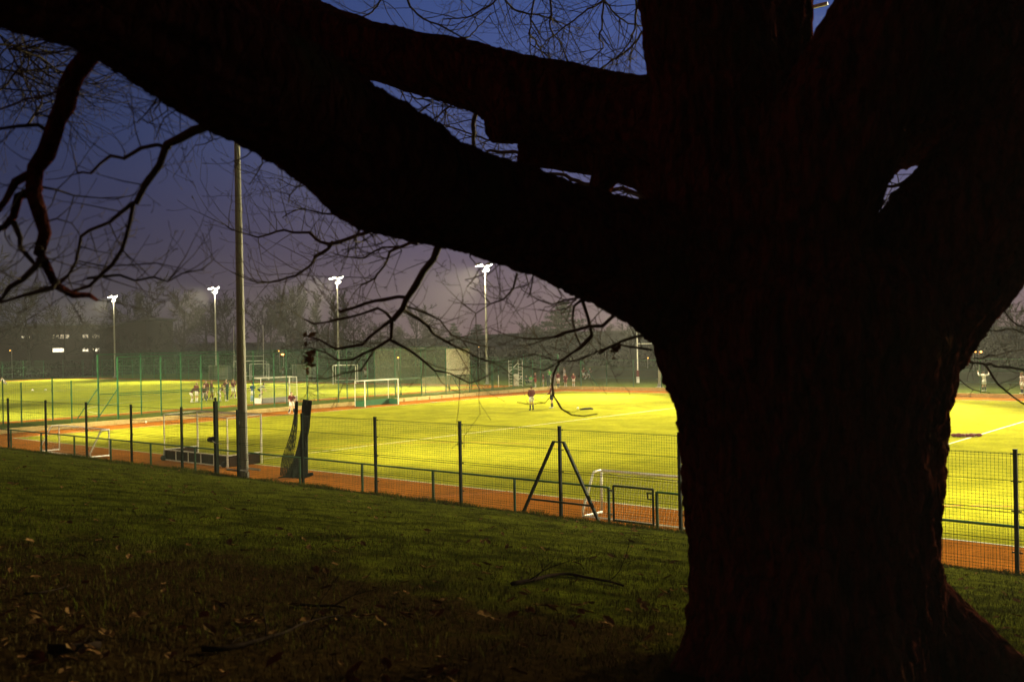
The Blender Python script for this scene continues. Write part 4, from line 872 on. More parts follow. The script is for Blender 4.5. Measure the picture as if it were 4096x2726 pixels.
# ================================================================== PEOPLE
def person(x, y, z, hgt, face, label, shirt, shorts, socks, hair, pose='stand', long=False, stick=False, sleeve='short', group=None, shoe='shoe', side=None, legguard=None, lean=0.0, name='person'):
    """one body surface, posed from joints; clothes follow the same joints"""
    k = hgt / 1.75; root = thing(name, label, 'person', (x, y, z), group); b = Vector((x, y, z)); r = random.Random(label)
    f = Vector((math.cos(face), math.sin(face), 0)); s = Vector((f.y, -f.x, 0))                  # facing, the person's right
    L = lambda a, c, h: b + (s * a + f * c + UP * h) * k
    J = {}
    ln = lean
    if pose in ('stand', 'arms_up', 'hold', 'hands_front'): hips = (0, 0, .93); kn = [(-.10, .02, .5), (.10, .02, .5)]; an = [(-.11, 0, .09), (.11, -.02, .09)]
    if pose == 'stride': hips = (0, 0, .90); kn = [(-.12, .12, .50), (.13, .05, .47)]; an = [(-.15, .08, .09), (.2, -.12, .1)]
    if pose == 'run': hips = (0, 0, .92); kn = [(-.1, .28, .62), (.1, -.05, .5)]; an = [(-.1, .12, .28), (.1, -.42, .3)]
    if pose == 'crouch': hips = (0, -.12, .74); kn = [(-.16, .2, .48), (.18, .16, .46)]; an = [(-.18, .02, .09), (.22, -.1, .09)]; ln = .85
    if pose == 'bend': hips = (0, -.1, .84); kn = [(-.14, .08, .48), (.14, .05, .46)]; an = [(-.17, 0, .09), (.2, -.12, .09)]; ln = .6
    if pose == 'sit': hips = (0, 0, .42); kn = [(-.16, .40, .45), (.16, .40, .43)]; an = [(-.15, .42, .09), (.17, .38, .09)]
    if pose == 'lie': hips = (0, 0, .3); kn = [(-.14, .3, .42), (.14, .25, .3)]; an = [(-.15, .4, .09), (.17, .55, .1)]; ln = -.5
    H = Vector(hips); sp = Vector((0, math.sin(ln), math.cos(ln))); ch = H + sp * .36; nk = H + sp * .53 + Vector((0, .01, 0)); hd = nk + Vector((0, math.sin(ln * .6), math.cos(ln * .6))) * .16
    sh = [ch + sp * .12 + Vector((q * .175, 0, 0)) for q in (-1, 1)]
    if pose in ('stand',): el = [sh[0] + Vector((-.07, -.03, -.28)), sh[1] + Vector((.07, -.02, -.28))]; ha = [el[0] + Vector((.0, .08, -.25)), el[1] + Vector((-.02, .09, -.25))]
    elif pose == 'arms_up': el = [sh[0] + Vector((-.27, .03, -.01)), sh[1] + Vector((.27, .03, -.01))]; ha = [el[0] + Vector((-.02, .06, .26)), el[1] + Vector((.04, .06, .26))]
    elif pose in ('hands_front',): el = [sh[0] + Vector((-.08, .0, -.27)), sh[1] + Vector((.08, .0, -.27))]; ha = [el[0] + Vector((.14, .17, -.13)), el[1] + Vector((-.14, .17, -.13))]
    elif pose in ('hold', 'stride'): el = [sh[0] + Vector((-.1, .06, -.26)), sh[1] + Vector((.1, .04, -.26))]; ha = [el[0] + Vector((.1, .2, -.12)), el[1] + Vector((-.06, .2, -.15))]
    elif pose == 'run': el = [sh[0] + Vector((-.07, -.2, -.18)), sh[1] + Vector((.07, .15, -.22))]; ha = [el[0] + Vector((.05, .15, -.18)), el[1] + Vector((-.06, .2, .12))]
    elif pose == 'sit': el = [sh[0] + Vector((-.08, .1, -.26)), sh[1] + Vector((.08, .1, -.26))]; ha = [el[0] + Vector((.08, .22, -.05)), el[1] + Vector((-.08, .22, -.05))]
    else: el = [sh[0] + Vector((-.06, .12, -.26)), sh[1] + Vector((.06, .12, -.26))]; ha = [el[0] + Vector((.06, .16, -.2)), el[1] + Vector((-.04, .16, -.2))]
    G = lambda v: L(*v)
    body = MB()
    up_b = (s * 0 + f * sp.y + UP * sp.z)
    def seg(mb, pts, rad, n=10, flat=1.0): mb.tube([G(p) for p in pts], [q * k for q in rad], n, side=s, flat=flat)
    seg(body, [H - sp * .1, H, H + sp * .18, ch, ch + sp * .13, nk - sp * .02], [.12, .155, .135, .17, .16, .06], 12, .66)
    seg(body, [nk - sp * .05, nk + sp * .04, hd - sp * .06], [.06, .052, .05])
    body.ball(G(hd + Vector((0, .01, 0))), .075 * k, .092 * k, .118 * k, 12, 9, rot=Matrix((s, f, UP)).transposed())
    body.ball(G(hd + Vector((0, .105, -.015))), .016 * k, .022 * k, .025 * k, 6, 5)                     # nose
    body.ball(G(hd + Vector((0, .05, -.085))), .045 * k, .05 * k, .035 * k, 8, 6)                       # chin
    for q in (-1, 1): body.ball(G(hd + Vector((q * .078, 0, -.01))), .014 * k, .022 * k, .034 * k, 6, 5)  # ears
    for i in (0, 1):
        q = -1 if i == 0 else 1; hp = H + Vector((q * .085, 0, -.04)); K_ = Vector(kn[i]); A_ = Vector(an[i])
        seg(body, [hp, hp.lerp(K_, .35), K_, K_.lerp(A_, .3), A_], [.088, .08, .054, .056, .036], 9)
        fo = A_ + Vector((q * .01, .0, -.05)); seg(body, [fo + Vector((0, -.05, .0)), fo + Vector((0, .08, -.012)), fo + Vector((0, .17, -.022))], [.04, .042, .028], 8, .8)
        seg(body, [sh[i] - Vector((q * .03, 0, 0)), sh[i].lerp(el[i], .4), el[i], el[i].lerp(ha[i], .35), ha[i]], [.058, .05, .038, .038, .026], 8)
        dr = (Vector(ha[i]) - el[i]).normalized(); pl = Vector(ha[i]) + dr * .07; ac = Vector((1, 0, 0)) if abs(dr.x) < .7 else Vector((0, 1, 0)); ac = (ac - dr * ac.dot(dr)).normalized(); nn = dr.cross(ac)
        seg(body, [ha[i], Vector(ha[i]) + dr * .03, pl], [.026, .036, .036], 8, .55)
        for j, l in enumerate((.062, .072, .068, .052)):
            st_ = pl + ac * (-.027 + .018 * j); seg(body, [st_ - dr * .02, st_ + dr * l * .5 + nn * .006, st_ + dr * l * .8 + nn * .028], [.0105, .0095, .008], 5)
        th = Vector(ha[i]) + dr * .035 - ac * .03; seg(body, [th + ac * .012, th - ac * .02 + dr * .03, th - ac * .022 + dr * .058 + nn * .012], [.0125, .011, .009], 5)
    o = obj('tmp', body, None); md = o.modifiers.new('r', 'REMESH'); md.mode = 'VOXEL'; md.voxel_size = .014 * k; sm = o.modifiers.new('s', 'SMOOTH'); sm.iterations = 2; sm.factor = .5
    dg = bpy.context.evaluated_depsgraph_get(); me = o.evaluated_get(dg).to_mesh(); bm = MB(); bm.v = [tuple(v.co) for v in me.vertices]; bm.f = [tuple(p.vertices) for p in me.polygons]
    o.evaluated_get(dg).to_mesh_clear(); bpy.data.objects.remove(o)
    obj('body', bm, M['skin'], root, True)
    h_ = MB(); h_.ball(G(hd + Vector((0, -.018, .028))), .086 * k, .098 * k, .108 * k, 12, 8, rot=Matrix((s, f, UP)).transposed()); obj('hair', h_, M[hair], root, True)
    e_ = MB()
    for q in (-1, 1): e_.ball(G(hd + Vector((q * .03, .096, .012))), .011 * k, n=6, m=5)
    obj('eyes', e_, M['black_cloth'], root)
    c_ = MB(); seg(c_, [H - sp * .03, H + sp * .12, H + sp * .25, ch, ch + sp * .12, ch + sp * .165, nk - sp * .02], [.178, .168, .158, .188, .19, .13, .07], 14, .7)
    sl = .95 if sleeve == 'long' else .0
    for i in (0, 1):
        q = -1 if i == 0 else 1
        seg(c_, [sh[i] - Vector((q * .06, 0, -.01)), sh[i], sh[i].lerp(el[i], .45), sh[i].lerp(el[i], .85)], [.075, .08, .07, .066], 9)
        if sleeve == 'long': seg(c_, [sh[i].lerp(el[i], .8), el[i], el[i].lerp(ha[i], .5), el[i].lerp(ha[i], .95)], [.064, .056, .05, .042], 9)
    obj('shirt', c_, M[shirt], root, True)
    if side:
        d_ = MB()
        for q in (-1, 1): seg(d_, [H + Vector((q * .15, .0, 0)) + sp * .02, H + Vector((q * .14, 0, 0)) + sp * .2, ch + Vector((q * .155, 0, 0)), ch + sp * .1 + Vector((q * .16, 0, 0))], [.045, .045, .05, .045], 8)
        obj('side_panel', d_, M[side], root, True)
    t_ = MB(); seg(t_, [H - sp * .12, H - sp * .04, H + sp * .05], [.15, .182, .175], 12, .74)
    for i in (0, 1):
        q = -1 if i == 0 else 1; hp = H + Vector((q * .085, 0, -.04)); K_ = Vector(kn[i]); A_ = Vector(an[i])
        seg(t_, [hp + Vector((0, 0, .03)), hp.lerp(K_, .35), hp.lerp(K_, .72)], [.105, .11, .105], 10)
        if long: seg(t_, [hp.lerp(K_, .6), K_, K_.lerp(A_, .5), K_.lerp(A_, .97)], [.1, .078, .07, .062], 10)
    obj('trousers' if long else 'shorts', t_, M[shorts], root, True)
    for i in (0, 1):
        q = -1 if i == 0 else 1; K_ = Vector(kn[i]); A_ = Vector(an[i]); fo = A_ + Vector((q * .01, .0, -.05))
        if not long and socks:
            k_ = MB(); seg(k_, [K_.lerp(A_, .3), K_.lerp(A_, .55), A_, A_ - Vector((0, 0, .03))], [.063, .06, .046, .045], 9); obj('sock', k_, M[socks], root, True)
        if legguard:
            k_ = MB(); seg(k_, [K_ + Vector((0, .02, .06)), K_.lerp(A_, .5) + Vector((0, .03, 0)), A_ + Vector((0, .03, -.02))], [.1, .1, .095], 8, .9); obj('leg_guard', k_, M[legguard], root, True)
        k_ = MB(); seg(k_, [fo + Vector((0, -.075, -.002)), fo + Vector((0, -.05, .01)), fo + Vector((0, .08, -.004)), fo + Vector((0, .17, -.016)), fo + Vector((0, .19, -.02))], [.03, .048, .05, .04, .02], 9, .82); obj('shoe', k_, M[shoe], root, True)
    if stick:
        q = Vector(ha[1]); p0 = Vector(ha[0]).lerp(q, .5) + Vector((0, .03, .05)); e = Vector((.35, .45, .06)) if stick == 1 else Vector((-.15, .7, .75)) if stick == 2 else Vector((.25, .5, .05))
        m_ = MB(); pp = [G(p0), G(p0.lerp(e, .85)), G(e), G(e + Vector((.03, .05, .03)))]; m_.tube(pp, [.014, .014, .02, .016], 6); so = obj('hockey_stick', m_, M['white_cloth'] if stick != 2 else M['light_blue'])
        tag(so, 'hockey stick held by ' + label[:60].rsplit(' ', 1)[0] if False else 'hockey stick in the hands of the ' + STICK.get(label, 'player'), 'hockey stick', 'hockey sticks in use')
    return root
STICK = {}
def P_(px, py, z=ZF):                                       # ground point seen at a survey-photo pixel of the full-size picture
    xc, yc = px - 2048, py - 1363; xr = xc * cr - yc * sr; yr = xc * sr + yc * cr; Y = FPX * (HC - z) / yr
    return Y * xr / FPX, Y
rad = math.radians
def pp(lab, px, py, z, hgt, face, st='', **kw):
    x, y = P_(px, py, z)
    if st: STICK[lab] = st; kw['stick'] = kw.get('stick', 1)
    return person(x, y, z, hgt, rad(face), lab, **kw)
pp('maroon shirted player striding on the red border left of the green boarded goal', 1167, 1652, 0, 1.62, -55, st='striding player on the red border', shirt='maroon', shorts='white_cloth', socks='navy', hair='hair', pose='stride', side='white_cloth')
pp('boy in maroon jacket and white shorts, left of two on the bright turf', 2127, 1639, 0, 1.76, 118, shirt='maroon', shorts='white_cloth', socks='black_cloth', hair='brown_hair', pose='hands_front', sleeve='long', shoe='black_cloth')
pp('boy in dark shorts holding a stick, right of two on the bright turf', 2208, 1631, 0, 1.8, 165, st='right boy on the bright turf', shirt='maroon', shorts='navy', socks='black_cloth', hair='brown_hair', pose='hold', sleeve='long', side='white_cloth', stick=2)
G2 = 'players training on the second pitch'
def z2(x, y): return (700 + x / 4.48, 1350 + y / 4.48)
for lab, zx, zy, hg, fc, kw in [
 ('maroon shirted player in white shorts, leftmost of the second pitch group', 308, 1158, 1.66, 20, dict(shirt='maroon', shorts='white_cloth', socks='white_cloth', hair='hair', pose='bend', st='leftmost player of the group')),
 ('fair haired maroon player standing second from left in the second pitch group', 392, 1158, 1.72, 60, dict(shirt='maroon', shorts='white_cloth', socks='white_cloth', hair='fair_hair', pose='stand', sleeve='long')),
 ('player in grey trousers bending over in the middle of the second pitch group', 525, 1148, 1.7, -70, dict(shirt='maroon', shorts='grey_cloth', socks='navy', hair='hair', pose='bend', st='bending player in grey')),
 ('tall maroon player standing behind the middle of the second pitch group', 560, 1112, 1.78, -100, dict(shirt='maroon', shorts='maroon', socks='navy', hair='brown_hair', pose='stand', sleeve='long')),
 ('maroon player with grey shorts stepping right in the second pitch group', 655, 1103, 1.78, 10, dict(shirt='maroon', shorts='grey_cloth', socks='maroon', hair='fair_hair', pose='stride', st='player stepping right', sleeve='long')),
 ('player in white and maroon leaning forward right of the group on the second pitch', 805, 1132, 1.62, 30, dict(shirt='maroon', shorts='white_cloth', socks='white_cloth', hair='brown_hair', pose='bend', st='leaning player', side='white_cloth')),
 ('adult in a dark green tracksuit standing among the players on the second pitch', 942, 1132, 1.78, 200, dict(shirt='dark_green_cloth', shorts='dark_green_cloth', socks=None, hair='hair', pose='hands_front', long=True, sleeve='long')),
 ('player in maroon and white standing behind the adult in dark green', 922, 1085, 1.74, -60, dict(shirt='maroon', shorts='white_cloth', socks='maroon', hair='hair', pose='hold')),
 ('maroon player walking just left of the near floodlight mast', 1048, 1083, 1.8, -30, dict(shirt='maroon', shorts='white_cloth', socks='maroon', hair='fair_hair', pose='stride', st='player left of the mast')),
 ('goalkeeper in blue top and blue leg guards beside the second pitch goal', 1396, 1142, 1.66, 150, dict(shirt='blue_cloth', shorts='white_cloth', socks=None, hair='hair', pose='hold', legguard='light_blue', sleeve='short')),
 ('player in grey and black crouching inside the second pitch goal', 1530, 1058, 1.68, 10, dict(shirt='grey_cloth', shorts='navy', socks='navy', hair='hair', pose='crouch')),
]:
    px, py = z2(zx, zy); pp(lab, px, py, ZF, hg, fc, group=G2, **kw)
pp('player in white sprawled on the second pitch at the left edge of the picture', 14, 1536, ZF, 1.7, -20, shirt='white_cloth', shorts='grey_cloth', socks='grey_cloth', hair='brown_hair', pose='lie')
G3 = 'children beyond the far fence'
def z4(x, y): return (1950 + x / 4.712, 1380 + y / 4.712)
for lab, zx, zy, hg, fc, kw in [
 ('child in maroon top and red shorts standing right of the scaffold tower', 905, 790, 1.5, 200, dict(shirt='maroon', shorts='red_cloth', socks='white_cloth', hair='fair_hair', pose='hold')),
 ('child in maroon and grey behind the big green fence post', 1055, 782, 1.32, 170, dict(shirt='maroon', shorts='grey_cloth', socks='grey_cloth', hair='brown_hair', pose='stand')),
 ('person in dark green tracksuit seen from behind at the far fence', 1148, 782, 1.45, 100, dict(shirt='dark_green_cloth', shorts='dark_green_cloth', socks=None, hair='brown_hair', pose='hands_front', long=True, sleeve='long')),
 ('child in pale grey clothes behind the far fence', 1256, 772, 1.38, -80, dict(shirt='grey_cloth', shorts='grey_cloth', socks=None, hair='hair', pose='stand', long=True, sleeve='long')),
 ('child in maroon with white shorts behind the far fence', 1332, 782, 1.55, 60, dict(shirt='maroon', shorts='white_cloth', socks='black_cloth', hair='brown_hair', pose='stand')),
 ('child in a long maroon kit, left of the two at the right of the row', 1472, 785, 1.36, -90, dict(shirt='maroon', shorts='maroon', socks='grey_cloth', hair='fair_hair', pose='hold')),
 ('child in maroon with pale grey shorts at the right end of the row', 1622, 778, 1.34, -90, dict(shirt='maroon', shorts='grey_cloth', socks='grey_cloth', hair='fair_hair', pose='hands_front')),
 ('child in dark kit sitting by the fence next to the scaffold tower', 735, 745, 1.45, -60, dict(shirt='dark_green_cloth', shorts='navy', socks='navy', hair='fair_hair', pose='sit', long=True)),
 ('child in bright green top kneeling by the fence near the scaffold tower', 825, 735, 1.4, -120, dict(shirt='bright_green', shorts='grey_cloth', socks='navy', hair='hair', pose='sit')),
 ('child in a bright green bib behind the dark green tracksuit', 1175, 700, 1.5, -100, dict(shirt='bright_green', shorts='white_cloth', socks='white_cloth', hair='brown_hair', pose='stand')),
 ('child in maroon and white hooped shirt behind the row', 1455, 690, 1.6, 150, dict(shirt='hoops', shorts='white_cloth', socks='maroon', hair='brown_hair', pose='stand', sleeve='long')),
 ('maroon runner in white shorts on the field, left of the running pair', 1812, 665, 1.6, 10, dict(shirt='maroon', shorts='white_cloth', socks='maroon', hair='hair', pose='run')),
 ('runner in navy and white on the field, right of the running pair', 1893, 660, 1.5, -10, dict(shirt='navy', shorts='white_cloth', socks='white_cloth', hair='fair_hair', pose='run', lean=.5)),
]:
    px, py = z4(zx, zy); pp(lab, px, py, ZF, hg, fc, group=G3, **kw)
pp('person in white with both arms raised on the field right of the trunk', 3780 + 410 / 2.614, 1050 + 1343 / 2.614, ZF, 1.62, 90, shirt='white_cloth', shorts='white_cloth', socks='black_cloth', hair='hair', pose='arms_up', sleeve='long')
pp('fair haired player in maroon and white at the right edge of the picture', 3780 + 807 / 2.614, 1050 + 1368 / 2.614, ZF, 1.62, 180, shirt='hoops', shorts='white_cloth', socks='black_cloth', hair='fair_hair', pose='stand')
pp('maroon player on the far field left of the right shelter', 1131, 1508, ZF, 1.7, 120, shirt='maroon', shorts='white_cloth', socks='maroon', hair='brown_hair', pose='stand')
pp('maroon player with white shorts on the far field above the green hockey goal', 1463, 1511, ZF, 1.75, 60, shirt='maroon', shorts='white_cloth', socks='maroon', hair='brown_hair', pose='stand')

# ================================================================== BACKGROUND
def bare_tree_mesh(seed, h, spread, rise, nb=15, lev=3, narrow=False):
    r = random.Random(seed); tr = MB(); cr_ = MB()
    def rec(p, d, L, rad, lv):
        n = 3 if lv < 2 else 4; pts = [p]; rs = [rad]
        for i in range(n):
            d = (d + Vector((r.gauss(0, .14), r.gauss(0, .14), r.gauss(0, .1) + rise * .12))).normalized(); p = p + d * L / n; pts.append(p); rs.append(rad * (1 - .6 * (i + 1) / n))
            if lv > 0:
                for q in range(2 if lv > 1 else 4):
                    if r.random() < .9: rec(p, rnd_dir(r, d, r.uniform(.35, .95)), L * r.uniform(.35, .6), max(.032, rs[-1] * .6), lv - 1)
        cr_.tube(pts, rs, 3, cap=False)
    pts = [Vector((0, 0, -.3))]; rs = [h * .022]; p = Vector((0, 0, 0)); d = Vector((0, 0, 1))
    for i in range(8):
        p = p + d * h * .095; d = (d + Vector((r.gauss(0, .05), r.gauss(0, .05), .1))).normalized(); pts.append(p); rs.append(h * .022 * (1 - .8 * (i + 1) / 8))
        if i >= (0 if narrow else 2):
            for q in range(max(2, nb // 6)):
                a = r.uniform(0, 6.28); e = (.35 if narrow else r.uniform(.6, 1.15) * spread)
                rec(p, Vector((math.cos(a) * math.sin(e), math.sin(a) * math.sin(e), math.cos(e))), h * (.2 if narrow else r.uniform(.25, .42)) * (1 - .05 * i), rs[-1] * .55, lev - 1)
    tr.tube(pts, rs, 7)
    return tr, cr_
def proto(name, tr, cr_, mt, mc, label, cat='tree', group=None):
    t = thing(name, label, cat, (0, 0, 0), group); obj('trunk', tr, mt, t, True); obj('crown', cr_, mc, t); return t
protos = []
for i in range(5): protos.append(('bare_tree', *bare_tree_mesh(40 + i, 10, 1.0 + .12 * (i % 3), .5, nb=15 + 3 * (i % 2))))
pop = ('poplar', *bare_tree_mesh(60, 10, .5, 1.2, nb=16, narrow=True))
def conifer(seed, layered):
    r = random.Random(seed); tr = MB(); tr.tube([(0, 0, -.3), (0, 0, 5), (0, 0, 9.6)], [.3, .2, .04], 7); cr_ = MB()
    nl = 12
    for i in range(nl):
        z = 1.6 + 8.1 * i / nl; R = (4.4 if layered else 3.2) * (1 - (i / nl) ** 1.5) * r.uniform(.75, 1.15) + .5
        for q in range(8):
            a = r.uniform(0, 6.28); d = Vector((math.cos(a), math.sin(a), 0)); L = R * r.uniform(.65, 1.1); rise = r.uniform(.0, .3) if layered else r.uniform(-.25, .1)
            tr.tube([Vector((0, 0, z)), d * L + UP * (z + rise * L)], [.06, .015], 3, cap=False)
            for k in range(int(34 * L)):
                t = r.uniform(.15, 1); c = d * L * t + UP * (z + rise * L * t) + Vector((r.gauss(0, .3), r.gauss(0, .3), r.gauss(0, .12))); e = Vector((r.gauss(0, 1), r.gauss(0, 1), r.gauss(0, .35) + .25)).normalized() * r.uniform(.25, .6); g = e.cross(UP).normalized() * .09
                cr_.add([c - g, c + g, c + e], [(0, 1, 2)]); cr_.add([c - g + UP * .05, c + e * .6 + g * 2.2, c + e * .4 - g * 2.2], [(0, 1, 2)])
    return tr, cr_
ced = ('cedar_tree', *conifer(5, True)); pin = ('pine_tree', *conifer(8, False))
cache = {}
def plant(kind, px, top, d, label, wide=1.0, rz=0.0, group='trees on the skyline'):
    key = kind[0] + str(id(kind))
    b = Vector((X0(px, d), d, ZF - .3)); yh = 784 - (px - 1178) * math.tan(ROLL); hgt = HC + (yh - top) * PXM * d - b.z
    if key not in cache:
        t = proto(kind[0], kind[1], kind[2], M['far_bark'], M['pine'] if kind in (ced, pin) else M['far_bark'], label, 'tree', group); cache[key] = t
    else:
        t = copy_tree(cache[key]); tag(t, label, 'tree', group)
    t.location = b; k = hgt / 10; t.scale = (k * wide, k * wide, k); t.rotation_euler = (0, 0, rz); return t
B5 = protos
TREES = [(B5[0], -10, 600, 205, 'tall bare tree at the left edge with its crown behind the hanging branch', 1.2), (B5[1], 70, 655, 190, 'bare tree in front of the school, left of the lit windows', 1.2), (B5[2], 150, 690, 175, 'bare tree whose trunk crosses between the two groups of lit windows', 1.1), (B5[3], 215, 735, 215, 'bare tree behind the leftmost far mast', 1.2),
 (B5[4], 300, 668, 235, 'bare tree left of the second far mast, behind the twigs', 1.2), (B5[0], 350, 648, 240, 'tallest rounded bare tree left of the second far mast', 1.15), (B5[1], 420, 672, 235, 'rounded bare tree just left of the second far mast', 1.1), (B5[2], 475, 690, 250, 'bare tree directly behind the second far mast', 1.1), (B5[3], 525, 682, 225, 'bare tree left of the near floodlight mast', 1.1),
 (B5[4], 592, 678, 215, 'bare tree with a forked trunk just right of the near floodlight mast', 1.0), (B5[0], 625, 685, 225, 'narrow bare tree between the near mast and the dense tall tree', .8), (B5[1], 662, 664, 200, 'dense tall bare tree left of the poplars', .85), (B5[3], 670, 672, 205, 'second dense tall tree left of the poplars, half hidden', .8),
 (pop, 693, 640, 250, 'leftmost of the tall narrow poplars left of the middle far mast', 1.1), (pop, 730, 662, 255, 'poplar just left of the middle far mast', 1.1), (pop, 768, 668, 255, 'poplar just right of the middle far mast', 1.1), (pop, 790, 660, 250, 'rightmost of the tall narrow poplars', 1.0),
 (B5[2], 815, 722, 190, 'dark bare tree right of the poplars', 1.2), (B5[4], 850, 738, 180, 'low bushy tree right of the poplars', 1.4), (B5[0], 905, 742, 230, 'wide bare tree behind the broken hanging branch', 1.4), (B5[1], 955, 706, 240, 'rounded bare tree behind the broken hanging branch', 1.3), (B5[3], 1000, 745, 250, 'low bare tree left of the small pine', 1.3),
 (pin, 1045, 737, 260, 'small dark pine left of the fourth far mast', .75), (ced, 1098, 741, 270, 'small layered cedar just left of the fourth far mast', 1.0), (B5[2], 1165, 768, 300, 'low distant bare tree right of the fourth far mast', 1.5), (B5[4], 1205, 738, 240, 'spreading bare tree left of the big cedar', 1.4), (B5[0], 1240, 745, 250, 'bare tree partly behind the big cedar', 1.2),
 (ced, 1293, 684, 205, 'big dark cedar standing above the skyline left of the trunk', 1.0), (ced, 1235, 745, 210, 'shorter cedar at the left foot of the big cedar', 1.1), (pin, 1362, 742, 215, 'dark pine right of the big cedar', .9), (B5[1], 1400, 748, 200, 'bare tree between the big cedar and the trunk', 1.3), (B5[3], 1450, 738, 190, 'bare tree behind the tangle of twigs left of the trunk', 1.3), (B5[2], 1500, 750, 210, 'bare tree half hidden behind the left edge of the trunk', 1.3),
 (B5[4], 2230, 742, 140, 'dark bare tree just right of the trunk', 1.2), (B5[0], 2285, 712, 135, 'tall bare tree right of the trunk behind the lit twigs', 1.0), (B5[1], 2340, 700, 120, 'tall bare tree with a pale trunk at the right edge of the picture', 1.0), (B5[3], 2400, 690, 125, 'bare tree cut off by the right edge of the picture', 1.2),
 (B5[2], 300, 762, 200, 'small lit bare tree right of the leftmost far mast', 1.1), (B5[4], 350, 770, 190, 'small bare tree with reddish twigs, between the two left masts', 1.2), (B5[1], 415, 768, 195, 'small lit bare tree left of the second far mast', 1.2), (B5[0], 458, 772, 200, 'low bushy tree at the foot of the second far mast', 1.3)]
rz_ = random.Random(9)
for k, px, top, d, lab, wide in TREES: plant(k, px, top, d, lab, wide, rz_.uniform(0, 6.28))
def hedge(px0, px1, d, h, label, seed):
    r = np.random.RandomState(seed); m_ = MB(); x0, x1 = X0(px0, d), X0(px1, d); n = int((x1 - x0) * h * 34)
    for i in range(n):
        x = x0 + (x1 - x0) * r.rand(); t = h * max(.15, .5 + .65 * mnoise.noise(Vector((x * .22, seed, 0))) + .25 * mnoise.noise(Vector((x * .9, seed, 3)))); c = Vector((x, d + r.randn() * 1.0, ZF + t * r.rand() ** .8)); e = Vector(r.randn(3)).normalized() * .26; g = e.cross(Vector(r.randn(3))).normalized() * .17
        m_.add([c - e, c + g, c + e, c - g], [(0, 1, 2, 3)])
    t = thing('hedge', label, 'hedge', ((x0 + x1) / 2, d, ZF), 'dark hedges along the field edge'); obj('foliage', m_, M['hedge'], t)
hedge(-60, 260, 178, 4.0, 'dark hedge below the lit school windows', 1); hedge(240, 560, 182, 5.0, 'dark hedge behind the two left far masts', 2); hedge(560, 900, 188, 5.5, 'dark hedge behind the near mast and the poplars', 3)
hedge(880, 1140, 200, 6.5, 'dark hedge behind the broken hanging branch', 4); hedge(1120, 1420, 180, 5.5, 'dark hedge below the big cedar', 5); hedge(1400, 1760, 170, 6.0, 'dark hedge beyond the rugby posts, ending behind the trunk', 6); hedge(2150, 2500, 130, 5.5, 'dark hedge right of the trunk behind the raised arms', 7)
# school
sd = 225.0
sb = thing('school_building', 'long dark two storey school with strips of lit windows behind bare trees', 'building', (X0(120, sd), sd, ZF))
xa, xb = X0(-160, sd), X0(205, sd)
m_ = MB(); m_.bx(((xa + xb) / 2, sd + 6, ZF + 5.1), xb - xa, 12, 10.2); obj('wall', m_, M['brick'], sb)
m_ = MB(); m_.bx(((xa + xb) / 2, sd + 6, ZF + 10.35), xb - xa + .8, 13, .3); obj('roof', m_, M['roof'], sb)
hall = MB(); xc_, xd = X0(207, sd), X0(330, sd); hall.add([Vector((xc_, sd + 2, ZF)), Vector((xd, sd + 2, ZF)), Vector((xd, sd + 2, ZF + 11.2)), Vector((xc_, sd + 2, ZF + 9.0)), Vector((xc_, sd + 20, ZF)), Vector((xd, sd + 20, ZF)), Vector((xd, sd + 20, ZF + 11.2)), Vector((xc_, sd + 20, ZF + 9.0))], [(0, 1, 2, 3), (5, 4, 7, 6), (1, 5, 6, 2), (4, 0, 3, 7)]); obj('hall_wall', hall, M['brick'], sb)
m_ = MB(); m_.add([Vector((xc_ - .5, sd + 1, ZF + 9.05)), Vector((xd + 1, sd + 1, ZF + 11.3)), Vector((xd + 1, sd + 21, ZF + 11.3)), Vector((xc_ - .5, sd + 21, ZF + 9.05))] + [Vector((xc_ - .5, sd + 1, ZF + 9.55)), Vector((xd + 1, sd + 1, ZF + 11.8)), Vector((xd + 1, sd + 21, ZF + 11.8)), Vector((xc_ - .5, sd + 21, ZF + 9.55))], [(4, 5, 6, 7), (0, 3, 2, 1), (0, 1, 5, 4), (1, 2, 6, 5), (2, 3, 7, 6), (3, 0, 4, 7)]); obj('hall_roof', m_, M['roof'], sb)
def win(px0, px1, y0, y1, panes, m):
    a = pix(px0, y0, sd); c = pix(px1, y1, sd); fr = MB(); x0, x1, zt, zb = a.x, c.x, a.z, c.z
    fr.box(Vector(((x0 + x1) / 2, sd - .02, (zt + zb) / 2)), Vector(((x1 - x0) / 2 + .12, 0, 0)), Vector((0, .05, 0)), UP * ((zt - zb) / 2 + .1)); f = obj('window', fr, M['dark_glass'], sb)
    p = MB(); wd = (x1 - x0) / panes
    for i in range(panes): p.quad(Vector((x0 + wd * (i + .06), sd - .09, zb)), Vector((x0 + wd * (i + .94), sd - .09, zb)), Vector((x0 + wd * (i + .94), sd - .09, zt)), Vector((x0 + wd * (i + .06), sd - .09, zt)))
    obj('pane', p, m, f)
win(121, 160, 770, 778, 5, M['dim_window']); win(190, 229 - 25, 769, 777, 2, M['dim_window']); win(121, 153, 801, 809, 4, M['lit_window']); win(190, 204, 801, 808, 2, M['lit_window'])
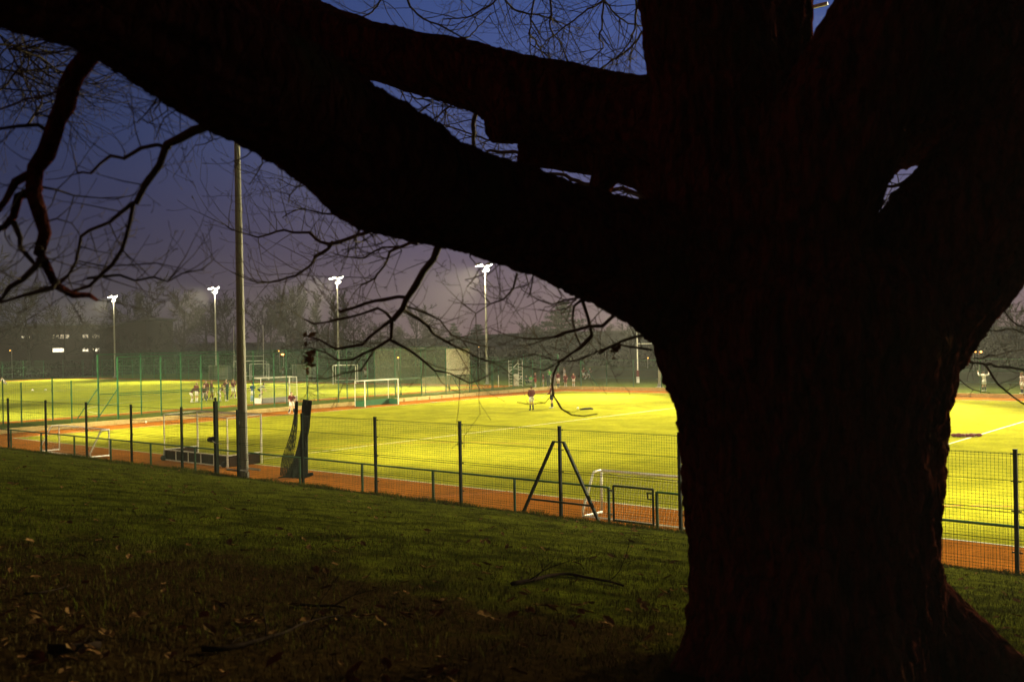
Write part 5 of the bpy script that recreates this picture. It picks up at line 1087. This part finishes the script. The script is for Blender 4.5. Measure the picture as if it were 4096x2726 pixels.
win(49, 60, 773, 777, 2, M['dim_window']); win(66, 69, 773, 777, 1, M['dim_window']); win(66, 69, 804, 809, 1, M['lit_window']); win(-60, -10, 770, 778, 4, M['dark_glass']); win(75, 110, 770, 778, 4, M['dark_glass'])
def win2(px0, px1, y0, y1, panes, m):
    global sd
    k = sd; sd = k + 2; win(px0, px1, y0, y1, panes, m); sd = k
win2(209, 230, 769, 777, 2, M['dim_window']); win2(209, 231, 801, 808, 3, M['lit_window'])
# distant street lamps
def lamp(px, py, d, label, s=.16):
    h = pix(px, py, d); t = thing('street_lamp', label, 'street lamp', (h.x, d, ZF), 'distant orange street lamps'); m_ = MB(); m_.tube([Vector((h.x, d, ZF)), Vector((h.x, d, h.z + .1))], .06, 5); m_.beam(Vector((h.x, d, h.z + .1)), Vector((h.x, d - .7, h.z + .14)), .06); obj('pole', m_, M['steel'], t)
    m_ = MB(); m_.ball(Vector((h.x, d - .6, h.z)), s * 1.6, s * 1.2, s, 8, 6); obj('lamp_head', m_, M['street'], t)
lamp(652, 815, 170, 'bright orange street lamp above the fence right of the near mast', .15); lamp(643, 807, 176, 'faint orange street lamp above the bright one', .05); lamp(917, 822, 175, 'orange street lamp behind the twigs of the broken branch', .08); lamp(1394, 802, 165, 'faint street lamp in the tangle of twigs', .04)
lamp(1490, 823, 160, 'small red lamp right of the rugby post', .045); lamp(1102, 798, 185, 'tiny orange street lamp left of the fourth far mast', .035); lamp(2239, 809, 124, 'left of two orange street lamps right of the trunk', .07); lamp(2252, 809, 124, 'right of two orange street lamps right of the trunk', .08); lamp(27, 806, 172, 'faint orange street lamp left of the lit windows', .05)
# ------------------------------------------------------------------ haze
hz = MB(); hz.bx((0, 120, 14.0), 1000, 900, 32.0)
hm_ = bpy.data.materials.new('haze'); hm_.use_nodes = True; t = hm_.node_tree; t.nodes.remove(t.nodes['Principled BSDF']); pv = N(t, 'ShaderNodeVolumePrincipled'); pv.inputs['Color'].default_value = (.9, .92, .9, 1); pv.inputs['Density'].default_value = HAZE; pv.inputs['Anisotropy'].default_value = .35
t.links.new(pv.outputs[0], t.nodes['Material Output'].inputs['Volume'])
ho = struct('haze', hz, hm_, 'stuff')
